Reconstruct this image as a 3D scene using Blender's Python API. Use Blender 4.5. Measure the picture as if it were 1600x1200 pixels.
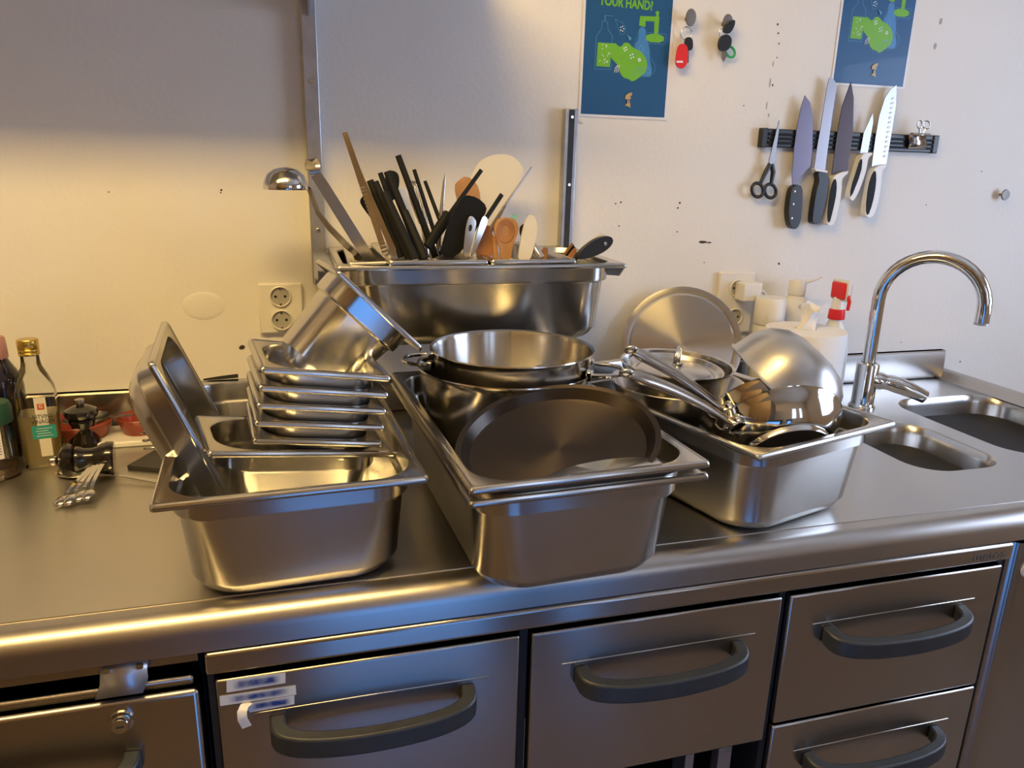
import bpy, bmesh, math, random
from mathutils import Vector, Matrix, Euler
from mathutils.geometry import tessellate_polygon
random.seed(7)
PI = math.pi
scene = bpy.context.scene
for o in list(bpy.data.objects): bpy.data.objects.remove(o)
COL = scene.collection
Z0 = 0.90                      # worktop height; positions below are given from the worktop up

# ------------------------------------------------------------------ camera
FPX = 1181.67
CAM = Vector((-0.1276, -1.6377, 0.5365 + Z0))
YAW, PITCH, ROLL = 0.2820, 0.2807, -0.0259
_f = Vector((math.sin(YAW)*math.cos(PITCH), math.cos(YAW)*math.cos(PITCH), -math.sin(PITCH)))
_r = Vector((math.cos(YAW), -math.sin(YAW), 0)); _d = _f.cross(_r)
CR = math.cos(ROLL)*_r + math.sin(ROLL)*_d
CD = -math.sin(ROLL)*_r + math.cos(ROLL)*_d
cam_data = bpy.data.cameras.new('camera'); cam = bpy.data.objects.new('camera', cam_data)
COL.objects.link(cam)
cam_data.sensor_width = 36.0; cam_data.lens = FPX*36.0/1600.0
cam_data.clip_start = 0.02
_m = Matrix((CR, -CD, -_f)).transposed().to_4x4(); _m.translation = CAM
cam.matrix_world = _m
scene.camera = cam

# ------------------------------------------------------------------ world, exposure
w = bpy.data.worlds.new('world'); scene.world = w; w.use_nodes = True
w.node_tree.nodes['Background'].inputs[0].default_value = (0.55, 0.7, 1.0, 1)
w.node_tree.nodes['Background'].inputs[1].default_value = 0.4
vs = scene.view_settings
vs.view_transform = 'Standard'; vs.look = 'None'; vs.gamma = 1.0; vs.use_curve_mapping = False
vs.exposure = 0.0
LAMP_STRENGTH = 35.0
LAMP_COLOR = (1.0, 0.68, 0.25, 1)
WINDOW_STRENGTH = 11.0
FRONT_WINDOW_STRENGTH = 3.5
WINDOW_COLOR = (0.55, 0.68, 0.95, 1)

def P(px, py, y):
    """point of the plane Y = y (parallel to the back wall) that the photograph shows at px, py"""
    d = _f + (px-800)/FPX*CR + (py-600)/FPX*CD
    return CAM + d*((y-CAM.y)/d.y)

# ------------------------------------------------------------------ materials
def _nt(name):
    m = bpy.data.materials.new(name); m.use_nodes = True
    nt = m.node_tree; b = nt.nodes['Principled BSDF']
    return m, nt, b
def mat(name, col, rough=0.5, metal=0.0, bump=0.0, bscale=60, vary=0.0, vscale=8, spec=0.5, coat=0.0, emit=None, estr=0, alpha=None):
    m, nt, b = _nt(name)
    b.inputs['Base Color'].default_value = (*col, 1); b.inputs['Roughness'].default_value = rough
    b.inputs['Metallic'].default_value = metal; b.inputs['Specular IOR Level'].default_value = spec
    b.inputs['Coat Weight'].default_value = coat
    tc = nt.nodes.new('ShaderNodeTexCoord')
    if vary:
        n = nt.nodes.new('ShaderNodeTexNoise'); n.inputs['Scale'].default_value = vscale; n.inputs['Detail'].default_value = 5
        nt.links.new(tc.outputs['Object'], n.inputs['Vector'])
        r = nt.nodes.new('ShaderNodeValToRGB')
        r.color_ramp.elements[0].position = 0.3; r.color_ramp.elements[1].position = 0.7
        r.color_ramp.elements[0].color = (*[c*(1-vary) for c in col], 1); r.color_ramp.elements[1].color = (*[min(1, c*(1+vary)) for c in col], 1)
        nt.links.new(n.outputs['Fac'], r.inputs['Fac']); nt.links.new(r.outputs['Color'], b.inputs['Base Color'])
    if bump:
        n = nt.nodes.new('ShaderNodeTexNoise'); n.inputs['Scale'].default_value = bscale; n.inputs['Detail'].default_value = 4
        nt.links.new(tc.outputs['Object'], n.inputs['Vector'])
        bp = nt.nodes.new('ShaderNodeBump'); bp.inputs['Strength'].default_value = bump; bp.inputs['Distance'].default_value = 0.002
        nt.links.new(n.outputs['Fac'], bp.inputs['Height']); nt.links.new(bp.outputs['Normal'], b.inputs['Normal'])
    if emit:
        b.inputs['Emission Color'].default_value = (*emit, 1); b.inputs['Emission Strength'].default_value = estr
    return m
def steel(name, col=(0.60, 0.585, 0.56), rough=0.27, aniso=0.6, tangent=None, rot=0.25, smudge=0.06, sscale=7, grain=None, gbump=0.0):
    """brushed stainless: tangent None = around the object's own Z axis, else a fixed direction"""
    m, nt, b = _nt(name)
    b.inputs['Base Color'].default_value = (*col, 1); b.inputs['Metallic'].default_value = 1
    b.inputs['Anisotropic'].default_value = aniso; b.inputs['Anisotropic Rotation'].default_value = rot
    if tangent is None:
        t = nt.nodes.new('ShaderNodeTangent'); t.direction_type = 'RADIAL'; t.axis = 'Z'
        nt.links.new(t.outputs[0], b.inputs['Tangent'])
    else:
        t = nt.nodes.new('ShaderNodeCombineXYZ')
        for i in range(3): t.inputs[i].default_value = tangent[i]
        nt.links.new(t.outputs[0], b.inputs['Tangent'])
    tc = nt.nodes.new('ShaderNodeTexCoord')
    n = nt.nodes.new('ShaderNodeTexNoise'); n.inputs['Scale'].default_value = sscale; n.inputs['Detail'].default_value = 4; n.inputs['Distortion'].default_value = 0.3
    nt.links.new(tc.outputs['Object'], n.inputs['Vector'])
    mr = nt.nodes.new('ShaderNodeMapRange'); mr.inputs[1].default_value = 0.3; mr.inputs[2].default_value = 0.75
    mr.inputs[3].default_value = rough-smudge; mr.inputs[4].default_value = rough+smudge
    nt.links.new(n.outputs['Fac'], mr.inputs[0]); nt.links.new(mr.outputs[0], b.inputs['Roughness'])
    if grain:
        mp = nt.nodes.new('ShaderNodeMapping'); mp.inputs['Scale'].default_value = grain
        nt.links.new(tc.outputs['Object'], mp.inputs[0])
        g = nt.nodes.new('ShaderNodeTexNoise'); g.inputs['Scale'].default_value = 1; g.inputs['Detail'].default_value = 3
        nt.links.new(mp.outputs[0], g.inputs['Vector'])
        bp = nt.nodes.new('ShaderNodeBump'); bp.inputs['Strength'].default_value = gbump; bp.inputs['Distance'].default_value = 0.0004
        nt.links.new(g.outputs['Fac'], bp.inputs['Height']); nt.links.new(bp.outputs['Normal'], b.inputs['Normal'])
    return m
def clear_mat(name, tint, gloss=0.12, rough=0.02):
    m = bpy.data.materials.new(name); m.use_nodes = True; nt = m.node_tree
    nt.nodes.clear()
    out = nt.nodes.new('ShaderNodeOutputMaterial'); mix = nt.nodes.new('ShaderNodeMixShader')
    t = nt.nodes.new('ShaderNodeBsdfTransparent'); t.inputs[0].default_value = (*tint, 1)
    g = nt.nodes.new('ShaderNodeBsdfGlossy'); g.inputs['Roughness'].default_value = rough
    fr = nt.nodes.new('ShaderNodeFresnel'); fr.inputs[0].default_value = 1.45
    ad = nt.nodes.new('ShaderNodeMath'); ad.operation = 'ADD'; ad.inputs[1].default_value = gloss*0.3
    nt.links.new(fr.outputs[0], ad.inputs[0]); nt.links.new(ad.outputs[0], mix.inputs[0])
    nt.links.new(t.outputs[0], mix.inputs[1]); nt.links.new(g.outputs[0], mix.inputs[2]); nt.links.new(mix.outputs[0], out.inputs[0])
    return m
def liquid_mat(name, tint, body, f):
    m = clear_mat(name, tint, 0.02); nt = m.node_tree
    mixn = [n for n in nt.nodes if n.type == 'MIX_SHADER'][0]; tr = [n for n in nt.nodes if n.type == 'BSDF_TRANSPARENT'][0]
    d = nt.nodes.new('ShaderNodeBsdfTranslucent'); d.inputs[0].default_value = (*body, 1)
    e = nt.nodes.new('ShaderNodeBsdfDiffuse'); e.inputs[0].default_value = (*body, 1)
    a = nt.nodes.new('ShaderNodeMixShader'); nt.links.new(d.outputs[0], a.inputs[1]); nt.links.new(e.outputs[0], a.inputs[2])
    k = nt.nodes.new('ShaderNodeMixShader'); k.inputs[0].default_value = f
    nt.links.new(tr.outputs[0], k.inputs[1]); nt.links.new(a.outputs[0], k.inputs[2]); nt.links.new(k.outputs[0], mixn.inputs[1])
    return m
def emit_mat(name, col, strength):
    m = bpy.data.materials.new(name); m.use_nodes = True; nt = m.node_tree; nt.nodes.clear()
    out = nt.nodes.new('ShaderNodeOutputMaterial'); e = nt.nodes.new('ShaderNodeEmission')
    e.inputs[0].default_value = col; e.inputs[1].default_value = strength
    nt.links.new(e.outputs[0], out.inputs[0]); return m

M = dict(
    pan=steel('brushed_pan_steel', rough=0.225, aniso=0.65, smudge=0.02, sscale=5),
    worktop=steel('worktop_steel', (0.54, 0.52, 0.49), 0.33, 0.75, tangent=(0, 1, 0), rot=0.0, smudge=0.05, sscale=4, grain=(18, 420, 60), gbump=0.25),
    front=steel('front_panel_steel', (0.50, 0.465, 0.43), 0.235, 0.75, tangent=(0, 0, 1), rot=0.0, smudge=0.02, sscale=4),
    edge=steel('worktop_edge_steel', (0.50, 0.47, 0.435), 0.33, 0.3, tangent=(0, 0, 1), rot=0.0, smudge=0.03, sscale=4),
    sink=steel('sink_bowl_steel', (0.55, 0.53, 0.50), 0.24, 0.6, smudge=0.02),
    pot=steel('pot_steel', (0.60, 0.58, 0.55), 0.20, 0.7),
    lid=steel('spun_lid_steel', (0.62, 0.60, 0.57), 0.235, 0.88, smudge=0.025),
    darklid=steel('worn_lid_steel', (0.075, 0.062, 0.054), 0.36, 0.75),
    bowl=steel('satin_bowl_steel', (0.60, 0.58, 0.55), 0.33, 0.5, smudge=0.03),
    tool=steel('utensil_steel', (0.50, 0.46, 0.41), 0.22, 0.2, smudge=0.03),
    shiny=mat('polished_steel', (0.66, 0.64, 0.61), 0.07, 1.0),
    chrome=mat('chrome', (0.72, 0.72, 0.72), 0.05, 1.0),
    rail=mat('galvanised_rail', (0.50, 0.51, 0.54), 0.38, 0.9, vary=0.12, vscale=30),
    knobgrey=mat('dull_grey_knob', (0.22, 0.205, 0.19), 0.5, 0.7),
    wall=mat('painted_wall', (0.80, 0.775, 0.735), 0.62, bump=0.32, bscale=95, vary=0.025, vscale=3, spec=0.3),
    roomwall=mat('room_paint', (0.62, 0.53, 0.42), 0.7),
    ceiling=mat('ceiling_paint', (0.84, 0.81, 0.76), 0.8),
    cupboard=mat('brown_cupboard_laminate', (0.16, 0.105, 0.065), 0.5, vary=0.15, vscale=3),
    floor=mat('brown_floor_tile', (0.14, 0.10, 0.07), 0.6, vary=0.2, vscale=6),
    black=mat('black_plastic', (0.012, 0.012, 0.013), 0.38),
    matte=mat('matt_black_nylon', (0.006, 0.006, 0.006), 0.6, spec=0.25),
    mill=mat('black_lacquered_wood', (0.012, 0.009, 0.007), 0.16, coat=0.6),
    cavity=mat('dark_cabinet_inside', (0.012, 0.012, 0.014), 0.7),
    grip=mat('grey_handle_plastic', (0.026, 0.031, 0.038), 0.42, vary=0.15, vscale=40),
    white=mat('white_plastic', (0.80, 0.79, 0.76), 0.38),
    cream=mat('cream_nylon', (0.80, 0.74, 0.58), 0.45),
    paper=mat('white_paper', (0.84, 0.82, 0.80), 0.85, bump=0.3, bscale=200),
    socket=mat('socket_plastic', (0.80, 0.77, 0.70), 0.32),
    socketshade=mat('shaded_socket_well', (0.42, 0.40, 0.36), 0.4),
    wood=mat('beech_wood', (0.50, 0.26, 0.10), 0.55, vary=0.18, vscale=25),
    wood2=mat('dark_used_wood', (0.38, 0.17, 0.06), 0.55, vary=0.2, vscale=25),
    terra=mat('red_glazed_terracotta', (0.30, 0.055, 0.03), 0.22, vary=0.15, vscale=20),
    red=mat('red_plastic', (0.75, 0.02, 0.02), 0.35),
    green=mat('green_plastic', (0.02, 0.42, 0.12), 0.35),
    darkgreen=mat('dark_green_lid', (0.015, 0.075, 0.045), 0.45),
    gold=mat('gold_cap', (0.62, 0.42, 0.10), 0.25, 0.9),
    glass=clear_mat('clear_glass', (0.975, 0.985, 0.97), 0.05),
    plasticclear=clear_mat('clear_plastic', (0.86, 0.85, 0.82), 0.3, 0.15),
    vinegar=liquid_mat('pale_yellow_vinegar', (0.95, 0.86, 0.5), (0.85, 0.68, 0.25), 0.45),
    darkbottle=mat('dark_vinegar_bottle', (0.012, 0.008, 0.012), 0.08, coat=0.5),
    pinkcap=mat('pink_cap', (0.45, 0.22, 0.18), 0.4),
    milky=mat('milky_plastic', (0.72, 0.72, 0.69), 0.4),
    herbs=mat('dried_herbs', (0.22, 0.13, 0.05), 0.8, bump=1.0, bscale=500, vary=0.6, vscale=400),
    label=mat('paper_label', (0.72, 0.68, 0.56), 0.5),
    teal=mat('teal_print', (0.02, 0.30, 0.26), 0.5),
    orange=mat('orange_print', (0.52, 0.10, 0.03), 0.5),
    ink=mat('dark_ink', (0.02, 0.05, 0.045), 0.5),
    greyink=mat('grey_ink', (0.10, 0.10, 0.11), 0.5),
    blue=mat('poster_blue', (0.006, 0.085, 0.235), 0.42, vary=0.05, vscale=4, coat=0.08),
    posterwhite=mat('poster_margin', (0.78, 0.78, 0.80), 0.42, coat=0.08),
    pgreen=mat('poster_green', (0.16, 0.46, 0.02), 0.42, coat=0.08),
    pwater=mat('poster_water', (0.05, 0.22, 0.52), 0.42, coat=0.08),
    pwater2=mat('poster_water_light', (0.10, 0.32, 0.62), 0.42, coat=0.08),
    pline=mat('poster_outline', (0.10, 0.33, 0.52), 0.42, coat=0.08),
    pwhite=mat('poster_white', (0.75, 0.80, 0.84), 0.42, coat=0.08),
    pgold=mat('poster_gold', (0.52, 0.36, 0.14), 0.42, coat=0.08),
    bladedark=mat('purple_grey_blade', (0.14, 0.12, 0.145), 0.3, 1.0),
    bladeblack=mat('dark_brown_blade', (0.045, 0.034, 0.034), 0.3, 1.0),
    bladegrey=mat('grey_brushed_blade', (0.24, 0.22, 0.225), 0.33, 1.0),
    blade=mat('knife_blade_steel', (0.33, 0.32, 0.315), 0.36, 1.0),
    tape=None,
    hole=mat('screw_hole_dark', (0.05, 0.04, 0.03), 0.8),
    scuff=mat('grey_wall_scuff', (0.42, 0.40, 0.38), 0.8),
    badge=mat('pale_badge', (0.62, 0.66, 0.78), 0.25),
    slate=mat('dark_slate', (0.035, 0.034, 0.033), 0.5, bump=0.3, bscale=80),
    lamp=emit_mat('lamp_glow', LAMP_COLOR, LAMP_STRENGTH),
    blueglow=emit_mat('added_blue_glow', (0.13, 0.38, 1.0, 1), 2.0),  # blue glow added for the steel fronts to mirror
    pane=emit_mat('daylight_pane', WINDOW_COLOR, WINDOW_STRENGTH),
    shadedpane=emit_mat('shaded_daylight_pane', WINDOW_COLOR, FRONT_WINDOW_STRENGTH),
)
def tape_mat():
    m, nt, b = _nt('white_tape_blue_marker')
    tc = nt.nodes.new('ShaderNodeTexCoord'); mp = nt.nodes.new('ShaderNodeMapping'); mp.inputs['Scale'].default_value = (90, 1, 60)
    n = nt.nodes.new('ShaderNodeTexNoise'); n.inputs['Scale'].default_value = 1; n.inputs['Detail'].default_value = 2
    sp = nt.nodes.new('ShaderNodeSeparateXYZ')
    nt.links.new(tc.outputs['Object'], mp.inputs[0]); nt.links.new(mp.outputs[0], n.inputs['Vector']); nt.links.new(tc.outputs['Generated'], sp.inputs[0])
    # smeared writing fills the middle of the strip
    def band(sock, lo, hi, soft):
        a = nt.nodes.new('ShaderNodeMapRange'); a.inputs[1].default_value = lo; a.inputs[2].default_value = lo+soft; nt.links.new(sock, a.inputs[0])
        c = nt.nodes.new('ShaderNodeMapRange'); c.inputs[1].default_value = hi; c.inputs[2].default_value = hi-soft; nt.links.new(sock, c.inputs[0])
        k = nt.nodes.new('ShaderNodeMath'); k.operation = 'MULTIPLY'; nt.links.new(a.outputs[0], k.inputs[0]); nt.links.new(c.outputs[0], k.inputs[1]); return k.outputs[0]
    k = nt.nodes.new('ShaderNodeMath'); k.operation = 'MULTIPLY'
    nt.links.new(band(sp.outputs[0], 0.10, 0.92, 0.12), k.inputs[0]); nt.links.new(band(sp.outputs[2], 0.05, 0.95, 0.3), k.inputs[1])
    r = nt.nodes.new('ShaderNodeMapRange'); r.inputs[1].default_value = 0.30; r.inputs[2].default_value = 0.62; nt.links.new(n.outputs['Fac'], r.inputs[0])
    r.inputs[3].default_value = 0.62; r.inputs[4].default_value = 1.0
    k2 = nt.nodes.new('ShaderNodeMath'); k2.operation = 'MULTIPLY'; nt.links.new(k.outputs[0], k2.inputs[0]); nt.links.new(r.outputs[0], k2.inputs[1])
    mx = nt.nodes.new('ShaderNodeMix'); mx.data_type = 'RGBA'; mx.inputs[6].default_value = (0.62, 0.66, 0.74, 1); mx.inputs[7].default_value = (0.012, 0.045, 0.24, 1)
    nt.links.new(k2.outputs[0], mx.inputs[0]); nt.links.new(mx.outputs[2], b.inputs['Base Color']); b.inputs['Roughness'].default_value = 0.4
    return m
M['tape'] = tape_mat()

# ------------------------------------------------------------------ geometry helpers
class G:
    """collects vertices and faces; build() links them as one mesh object"""
    def __init__(s): s.v = []; s.f = []
    def add(s, vs_, fs):
        k = len(s.v); s.v += [Vector(p) for p in vs_]; s.f += [tuple(i+k for i in f) for f in fs]; return s
    def loft(s, rings, cap0=False, cap1=False, closed=True):
        n = len(rings[0]); vs_ = [p for r in rings for p in r]; fs = []
        for i in range(len(rings)-1):
            for j in range(n if closed else n-1):
                a = i*n+j; b = i*n+(j+1) % n; fs.append((a, b, b+n, a+n))
        if cap0: fs.append(tuple(reversed(range(n))))
        if cap1: fs.append(tuple(range((len(rings)-1)*n, len(rings)*n)))
        return s.add(vs_, fs)
    def lathe(s, prof, n=40, sx=1.0, sy=1.0, mtx=None, cap0=False, cap1=False):
        rings = [[Vector((r*sx*math.cos(2*PI*i/n), r*sy*math.sin(2*PI*i/n), z)) for i in range(n)] for r, z in prof]
        if mtx: rings = [[mtx @ p for p in r] for r in rings]
        return s.loft(rings, cap0, cap1)
    def tube(s, pts, rad, n=10, cap=True, flat=1.0, up=None):
        pts = [Vector(p) for p in pts]; m = len(pts); rings = []
        rad = rad if isinstance(rad, (list, tuple)) else [rad]*m
        t0 = (pts[1]-pts[0]).normalized()
        u = Vector(up) if up else (Vector((0, 0, 1)) if abs(t0.z) < 0.9 else Vector((1, 0, 0)))
        for i in range(m):
            t = (pts[min(i+1, m-1)]-pts[max(i-1, 0)]).normalized()
            u = (u - t*u.dot(t)).normalized(); b = t.cross(u)
            rings.append([pts[i]+rad[i]*(math.cos(2*PI*k/n)*b + flat*math.sin(2*PI*k/n)*u) for k in range(n)])
        return s.loft(rings, cap, cap)
    def ribbon(s, pts, wid, thick, side):
        """flat bar along pts; width runs along 'side'"""
        pts = [Vector(p) for p in pts]; side = Vector(side).normalized(); m = len(pts); rings = []
        wid = wid if isinstance(wid, (list, tuple)) else [wid]*m
        for i in range(m):
            t = (pts[min(i+1, m-1)]-pts[max(i-1, 0)]).normalized(); sd = (side-t*side.dot(t)).normalized(); nn = t.cross(sd)
            a = sd*wid[i]/2; b = nn*thick/2
            rings.append([pts[i]+a+b, pts[i]-a+b, pts[i]-a-b, pts[i]+a-b])
        return s.loft(rings, True, True)
    def box(s, lo, hi, mtx=None):
        x0, y0, z0 = lo; x1, y1, z1 = hi
        p = [Vector(q) for q in ((x0,y0,z0),(x1,y0,z0),(x1,y1,z0),(x0,y1,z0),(x0,y0,z1),(x1,y0,z1),(x1,y1,z1),(x0,y1,z1))]
        if mtx: p = [mtx @ q for q in p]
        return s.add(p, [(3,2,1,0),(4,5,6,7),(0,1,5,4),(1,2,6,5),(2,3,7,6),(3,0,4,7)])
    def prism(s, poly, off):
        """closed polygon of 3D points swept by vector off"""
        poly = [Vector(p) for p in poly]; off = Vector(off); n = len(poly)
        tri = tessellate_polygon([poly]); k = len(s.v)
        s.v += poly + [p+off for p in poly]
        for t in tri:
            s.f.append(tuple(k+i for i in t)); s.f.append(tuple(k+n+i for i in reversed(t)))
        for i in range(n):
            j = (i+1) % n; s.f.append((k+i, k+j, k+n+j, k+n+i))
        return s
    def torus(s, c, R, r, ax=(0,0,1), n=28, m=8, sy=1.0):
        ax = Vector(ax).normalized(); u = ax.orthogonal().normalized(); q = ax.cross(u); rings = []
        for i in range(n):
            a = 2*PI*i/n; d = math.cos(a)*u+math.sin(a)*q*sy
            rings.append([Vector(c)+d*R+r*(math.cos(2*PI*k/m)*d.normalized()+math.sin(2*PI*k/m)*ax) for k in range(m)])
        rings.append(rings[0]); return s.loft(rings)
    def build(s, name, m, parent=None, smooth=40, bevel=0, loc=None, rot=None, mtx=None, solid=0, seg=2, subsurf=0):
        me = bpy.data.meshes.new(name); me.from_pydata([tuple(p) for p in s.v], [], s.f)
        bm = bmesh.new(); bm.from_mesh(me)
        bmesh.ops.remove_doubles(bm, verts=bm.verts, dist=1e-6)
        bmesh.ops.recalc_face_normals(bm, faces=bm.faces); bm.to_mesh(me); bm.free()
        me.materials.append(m if not isinstance(m, str) else M[m])
        o = bpy.data.objects.new(name, me); COL.objects.link(o)
        if smooth:
            for p in me.polygons: p.use_smooth = True
            me.set_sharp_from_angle(angle=math.radians(smooth))
        if parent: o.parent = parent
        if mtx is not None: o.matrix_local = mtx
        if loc is not None: o.location = loc
        if rot is not None: o.rotation_euler = rot
        if solid:
            d = o.modifiers.new('sheet', 'SOLIDIFY'); d.thickness = solid; d.offset = 0
        if bevel:
            b = o.modifiers.new('edge', 'BEVEL'); b.width = bevel; b.segments = seg; b.limit_method = 'ANGLE'; b.angle_limit = math.radians(40)
        if subsurf:
            b = o.modifiers.new('sub', 'SUBSURF'); b.levels = subsurf; b.render_levels = subsurf
        return o
def tag(o, label, cat, group=None):
    o['label'] = label; o['category'] = cat
    if group: o['group'] = group
    return o
def thing(name, label, cat, loc=(0,0,0), rot=(0,0,0), group=None, mtx=None):
    o = bpy.data.objects.new(name, None); COL.objects.link(o); o.empty_display_size = 0.05
    if mtx is not None: o.matrix_world = mtx
    else: o.location = loc; o.rotation_euler = rot
    return tag(o, label, cat, group)
def struct(o): o['kind'] = 'structure'; return o
def W(x, y, z): return Vector((x, y, z+Z0))
def frame(origin, x, y, z):
    m = Matrix((Vector(x).normalized(), Vector(y).normalized(), Vector(z).normalized())).transposed().to_4x4(); m.translation = Vector(origin); return m
def axis_frame(origin, z, xhint=(1,0,0)):
    z = Vector(z).normalized(); x = Vector(xhint); x = (x-z*x.dot(z)).normalized(); return frame(origin, x, z.cross(x), z)
def rrect(a, b, r, z, cx=0, cy=0, n=8):
    """rounded rectangle ring, half sizes a, b"""
    r = min(r, a-1e-4, b-1e-4); out = []
    for k, (sx, sy) in enumerate(((1,1),(-1,1),(-1,-1),(1,-1))):
        for i in range(n+1):
            t = PI/2*(k+i/n); out.append(Vector((cx+sx*(a-r)+r*math.cos(t), cy+sy*(b-r)+r*math.sin(t), z)))
    return out
def arc(c, r, a0, a1, n=12): return [(c[0]+r*math.cos(a0+(a1-a0)*i/n), c[1]+r*math.sin(a0+(a1-a0)*i/n)) for i in range(n+1)]
def smoothpoly(pts, it=2):
    """Chaikin rounding of a closed outline"""
    for _ in range(it):
        q = []
        for i in range(len(pts)):
            a = Vector(pts[i]); b = Vector(pts[(i+1) % len(pts)]); q += [a*0.75+b*0.25, a*0.25+b*0.75]
        pts = q
    return pts
def plate(name, poly, y, thick, m, parent=None, rnd=0, bevel=0.0):
    """flat piece parallel to the wall: outline taken at depth y, thick towards the room"""
    pts = [P(a, b, y) for a, b in poly]
    if rnd: pts = smoothpoly(pts, rnd)
    return G().prism(pts, (0, -thick, 0)).build(name, m, parent, bevel=bevel, smooth=30)
def text(name, body, size, m, mtx, parent=None, extrude=0.0002, align='LEFT', bold=0.0, sx=1.0):
    cu = bpy.data.curves.new(name, 'FONT'); cu.body = body; cu.size = size; cu.extrude = extrude; cu.align_x = align; cu.offset = bold; cu.resolution_u = 3
    t = bpy.data.objects.new(name, cu); COL.objects.link(t); bpy.context.view_layer.update()
    me = bpy.data.meshes.new_from_object(t.evaluated_get(bpy.context.evaluated_depsgraph_get()))
    bpy.data.objects.remove(t); me.name = name; me.materials.clear(); me.materials.append(M[m])
    o = bpy.data.objects.new(name, me); COL.objects.link(o)
    if parent: o.parent = parent
    o.matrix_local = mtx @ Matrix.Diagonal((sx, 1, 1, 1)); return o

# ------------------------------------------------------------------ room shell
XL, XR, YB, YF, HC = -2.6, 2.5, 0.0, -3.7, 2.62
wall_back = struct(G().box((XL, 0, 0), (XR, 0.1, HC)).build('wall_back', 'wall', smooth=0))
struct(G().box((XL-0.1, YF, 0), (XL, 0.1, HC)).build('wall_left', 'roomwall', smooth=0))
struct(G().box((XL-0.1, YF-0.1, -0.1), (XR+0.1, 0.1, 0)).build('floor', 'floor', smooth=0))
struct(G().box((XL-0.1, YF-0.1, HC), (XR+0.1, 0.1, HC+0.1)).build('ceiling', 'ceiling', smooth=0))
def wall_with_holes(name, a0, a1, holes, mk):
    g = G(); cuts = sorted(holes); x = a0
    for (h0, h1, z0, z1) in cuts:
        mk(g, x, h0, 0, HC); mk(g, h0, h1, 0, z0); mk(g, h0, h1, z1, HC); x = h1
    mk(g, x, a1, 0, HC)
    return struct(g.build(name, 'roomwall', smooth=0))
HF = [(0.95, 1.35, 0.95, 2.15), (1.60, 1.90, 0.95, 2.15)]
wall_with_holes('wall_front', XL, XR, HF, lambda g, a, b, c, d: g.box((a, YF-0.1, c), (b, YF, d)))
HR = [(-1.85, -0.75, 0.95, 2.0)]
wall_with_holes('wall_right', YF, 0.1, HR, lambda g, a, b, c, d: g.box((XR, a, c), (XR+0.1, b, d)))
def window(name, a0, a1, z0, z1, mul, side):
    g = G(); pg = []
    def bx(gg, u0, u1, v0, v1, d0, d1):
        if side == 'front': gg.box((u0, YF-d1, v0), (u1, YF-d0, v1))
        else: gg.box((XR+d0, u0, v0), (XR+d1, u1, v1))
    t = 0.05
    bx(g, a0, a1, z0, z0+t, 0.02, 0.07); bx(g, a0, a1, z1-t, z1, 0.02, 0.07); bx(g, a0, a0+t, z0+t, z1-t, 0.02, 0.07); bx(g, a1-t, a1, z0+t, z1-t, 0.02, 0.07)
    for k in range(1, mul):
        x = a0+(a1-a0)*k/mul; bx(g, x-0.025, x+0.025, z0+t, z1-t, 0.02, 0.07)
    o = struct(g.build(name, 'white', smooth=0))
    for k in range(mul):
        p = G(); bx(p, a0+(a1-a0)*k/mul+0.02, a0+(a1-a0)*(k+1)/mul-0.02, z0+t*0.6, z1-t*0.6, 0.045, 0.055); p.build('pane', 'pane' if side == 'right' else 'shadedpane', o, smooth=0)
window('window_1', *HF[0], 1, 'front'); window('window_2', *HF[1], 1, 'front'); window('window_3', *HR[0], 1, 'right')

# ceiling lamp: long warm fitting over the work aisle
lamp = thing('ceiling_lamp', 'long warm ceiling lamp above the work aisle', 'lamp', (-0.60, -1.25, HC))
G().box((-0.75, -0.11, -0.06), (0.75, 0.11, 0)).build('housing', 'white', lamp, smooth=0, bevel=0.004)
G().box((-0.72, -0.085, -0.15), (0.72, 0.085, -0.0605)).build('diffuser', 'lamp', lamp, smooth=0)

# unseen cupboard added to block window light and reflect brown in the steel
cb = thing('added_cupboard', 'tall brown cupboard added unseen across the aisle to block light', 'cupboard', (0, 0, 0))
G().box((-2.0, -2.95, 0), (-.20, -2.25, 2.15)).build('body', 'cupboard', cb, smooth=0, bevel=.004)
for x0, x1 in ((-1.99, -1.105), (-1.095, -.21)):
    d_ = G().box((x0, -2.25, .08), (x1, -2.23, 2.14)).build('door', 'cupboard', cb, smooth=0, bevel=.003)
    G().box((x1-.06 if x0 < -1 else x0+.03, -2.23, 1.0), (x1-.03 if x0 < -1 else x0+.06, -2.205, 1.2)).build('handle', 'rail', d_, bevel=.004)

# added glowing boxes shaped like coolers, unseen, giving the pan fronts blue reflections
for lab_, doors in (('wide added box glowing blue for reflections, unseen across the aisle', ((-.15, .41),)), ('narrow added box glowing blue for reflections, unseen across the aisle', ((.585, .755),))):
    df = thing('added_glow_box', lab_, 'glow box', (0, 0, 0))
    G().box((doors[0][0]-.01, -2.55, 0), (doors[-1][1]+.01, -1.95, 1.0)).build('body', 'grip', df, smooth=0, bevel=.004)
    for x0, x1 in doors:
        fd = G().box((x0, -1.95, .04), (x0+.03, -1.915, .97)).box((x1-.03, -1.95, .04), (x1, -1.915, .97)).box((x0+.03, -1.95, .04), (x1-.03, -1.915, .08)).box((x0+.03, -1.95, .93), (x1-.03, -1.915, .97)).build('door_frame', 'grip', df, smooth=0)
        G().box((x0+.03, -1.945, .08), (x1-.03, -1.935, .93)).build('glow_panel', 'blueglow', fd, smooth=0)

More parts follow.
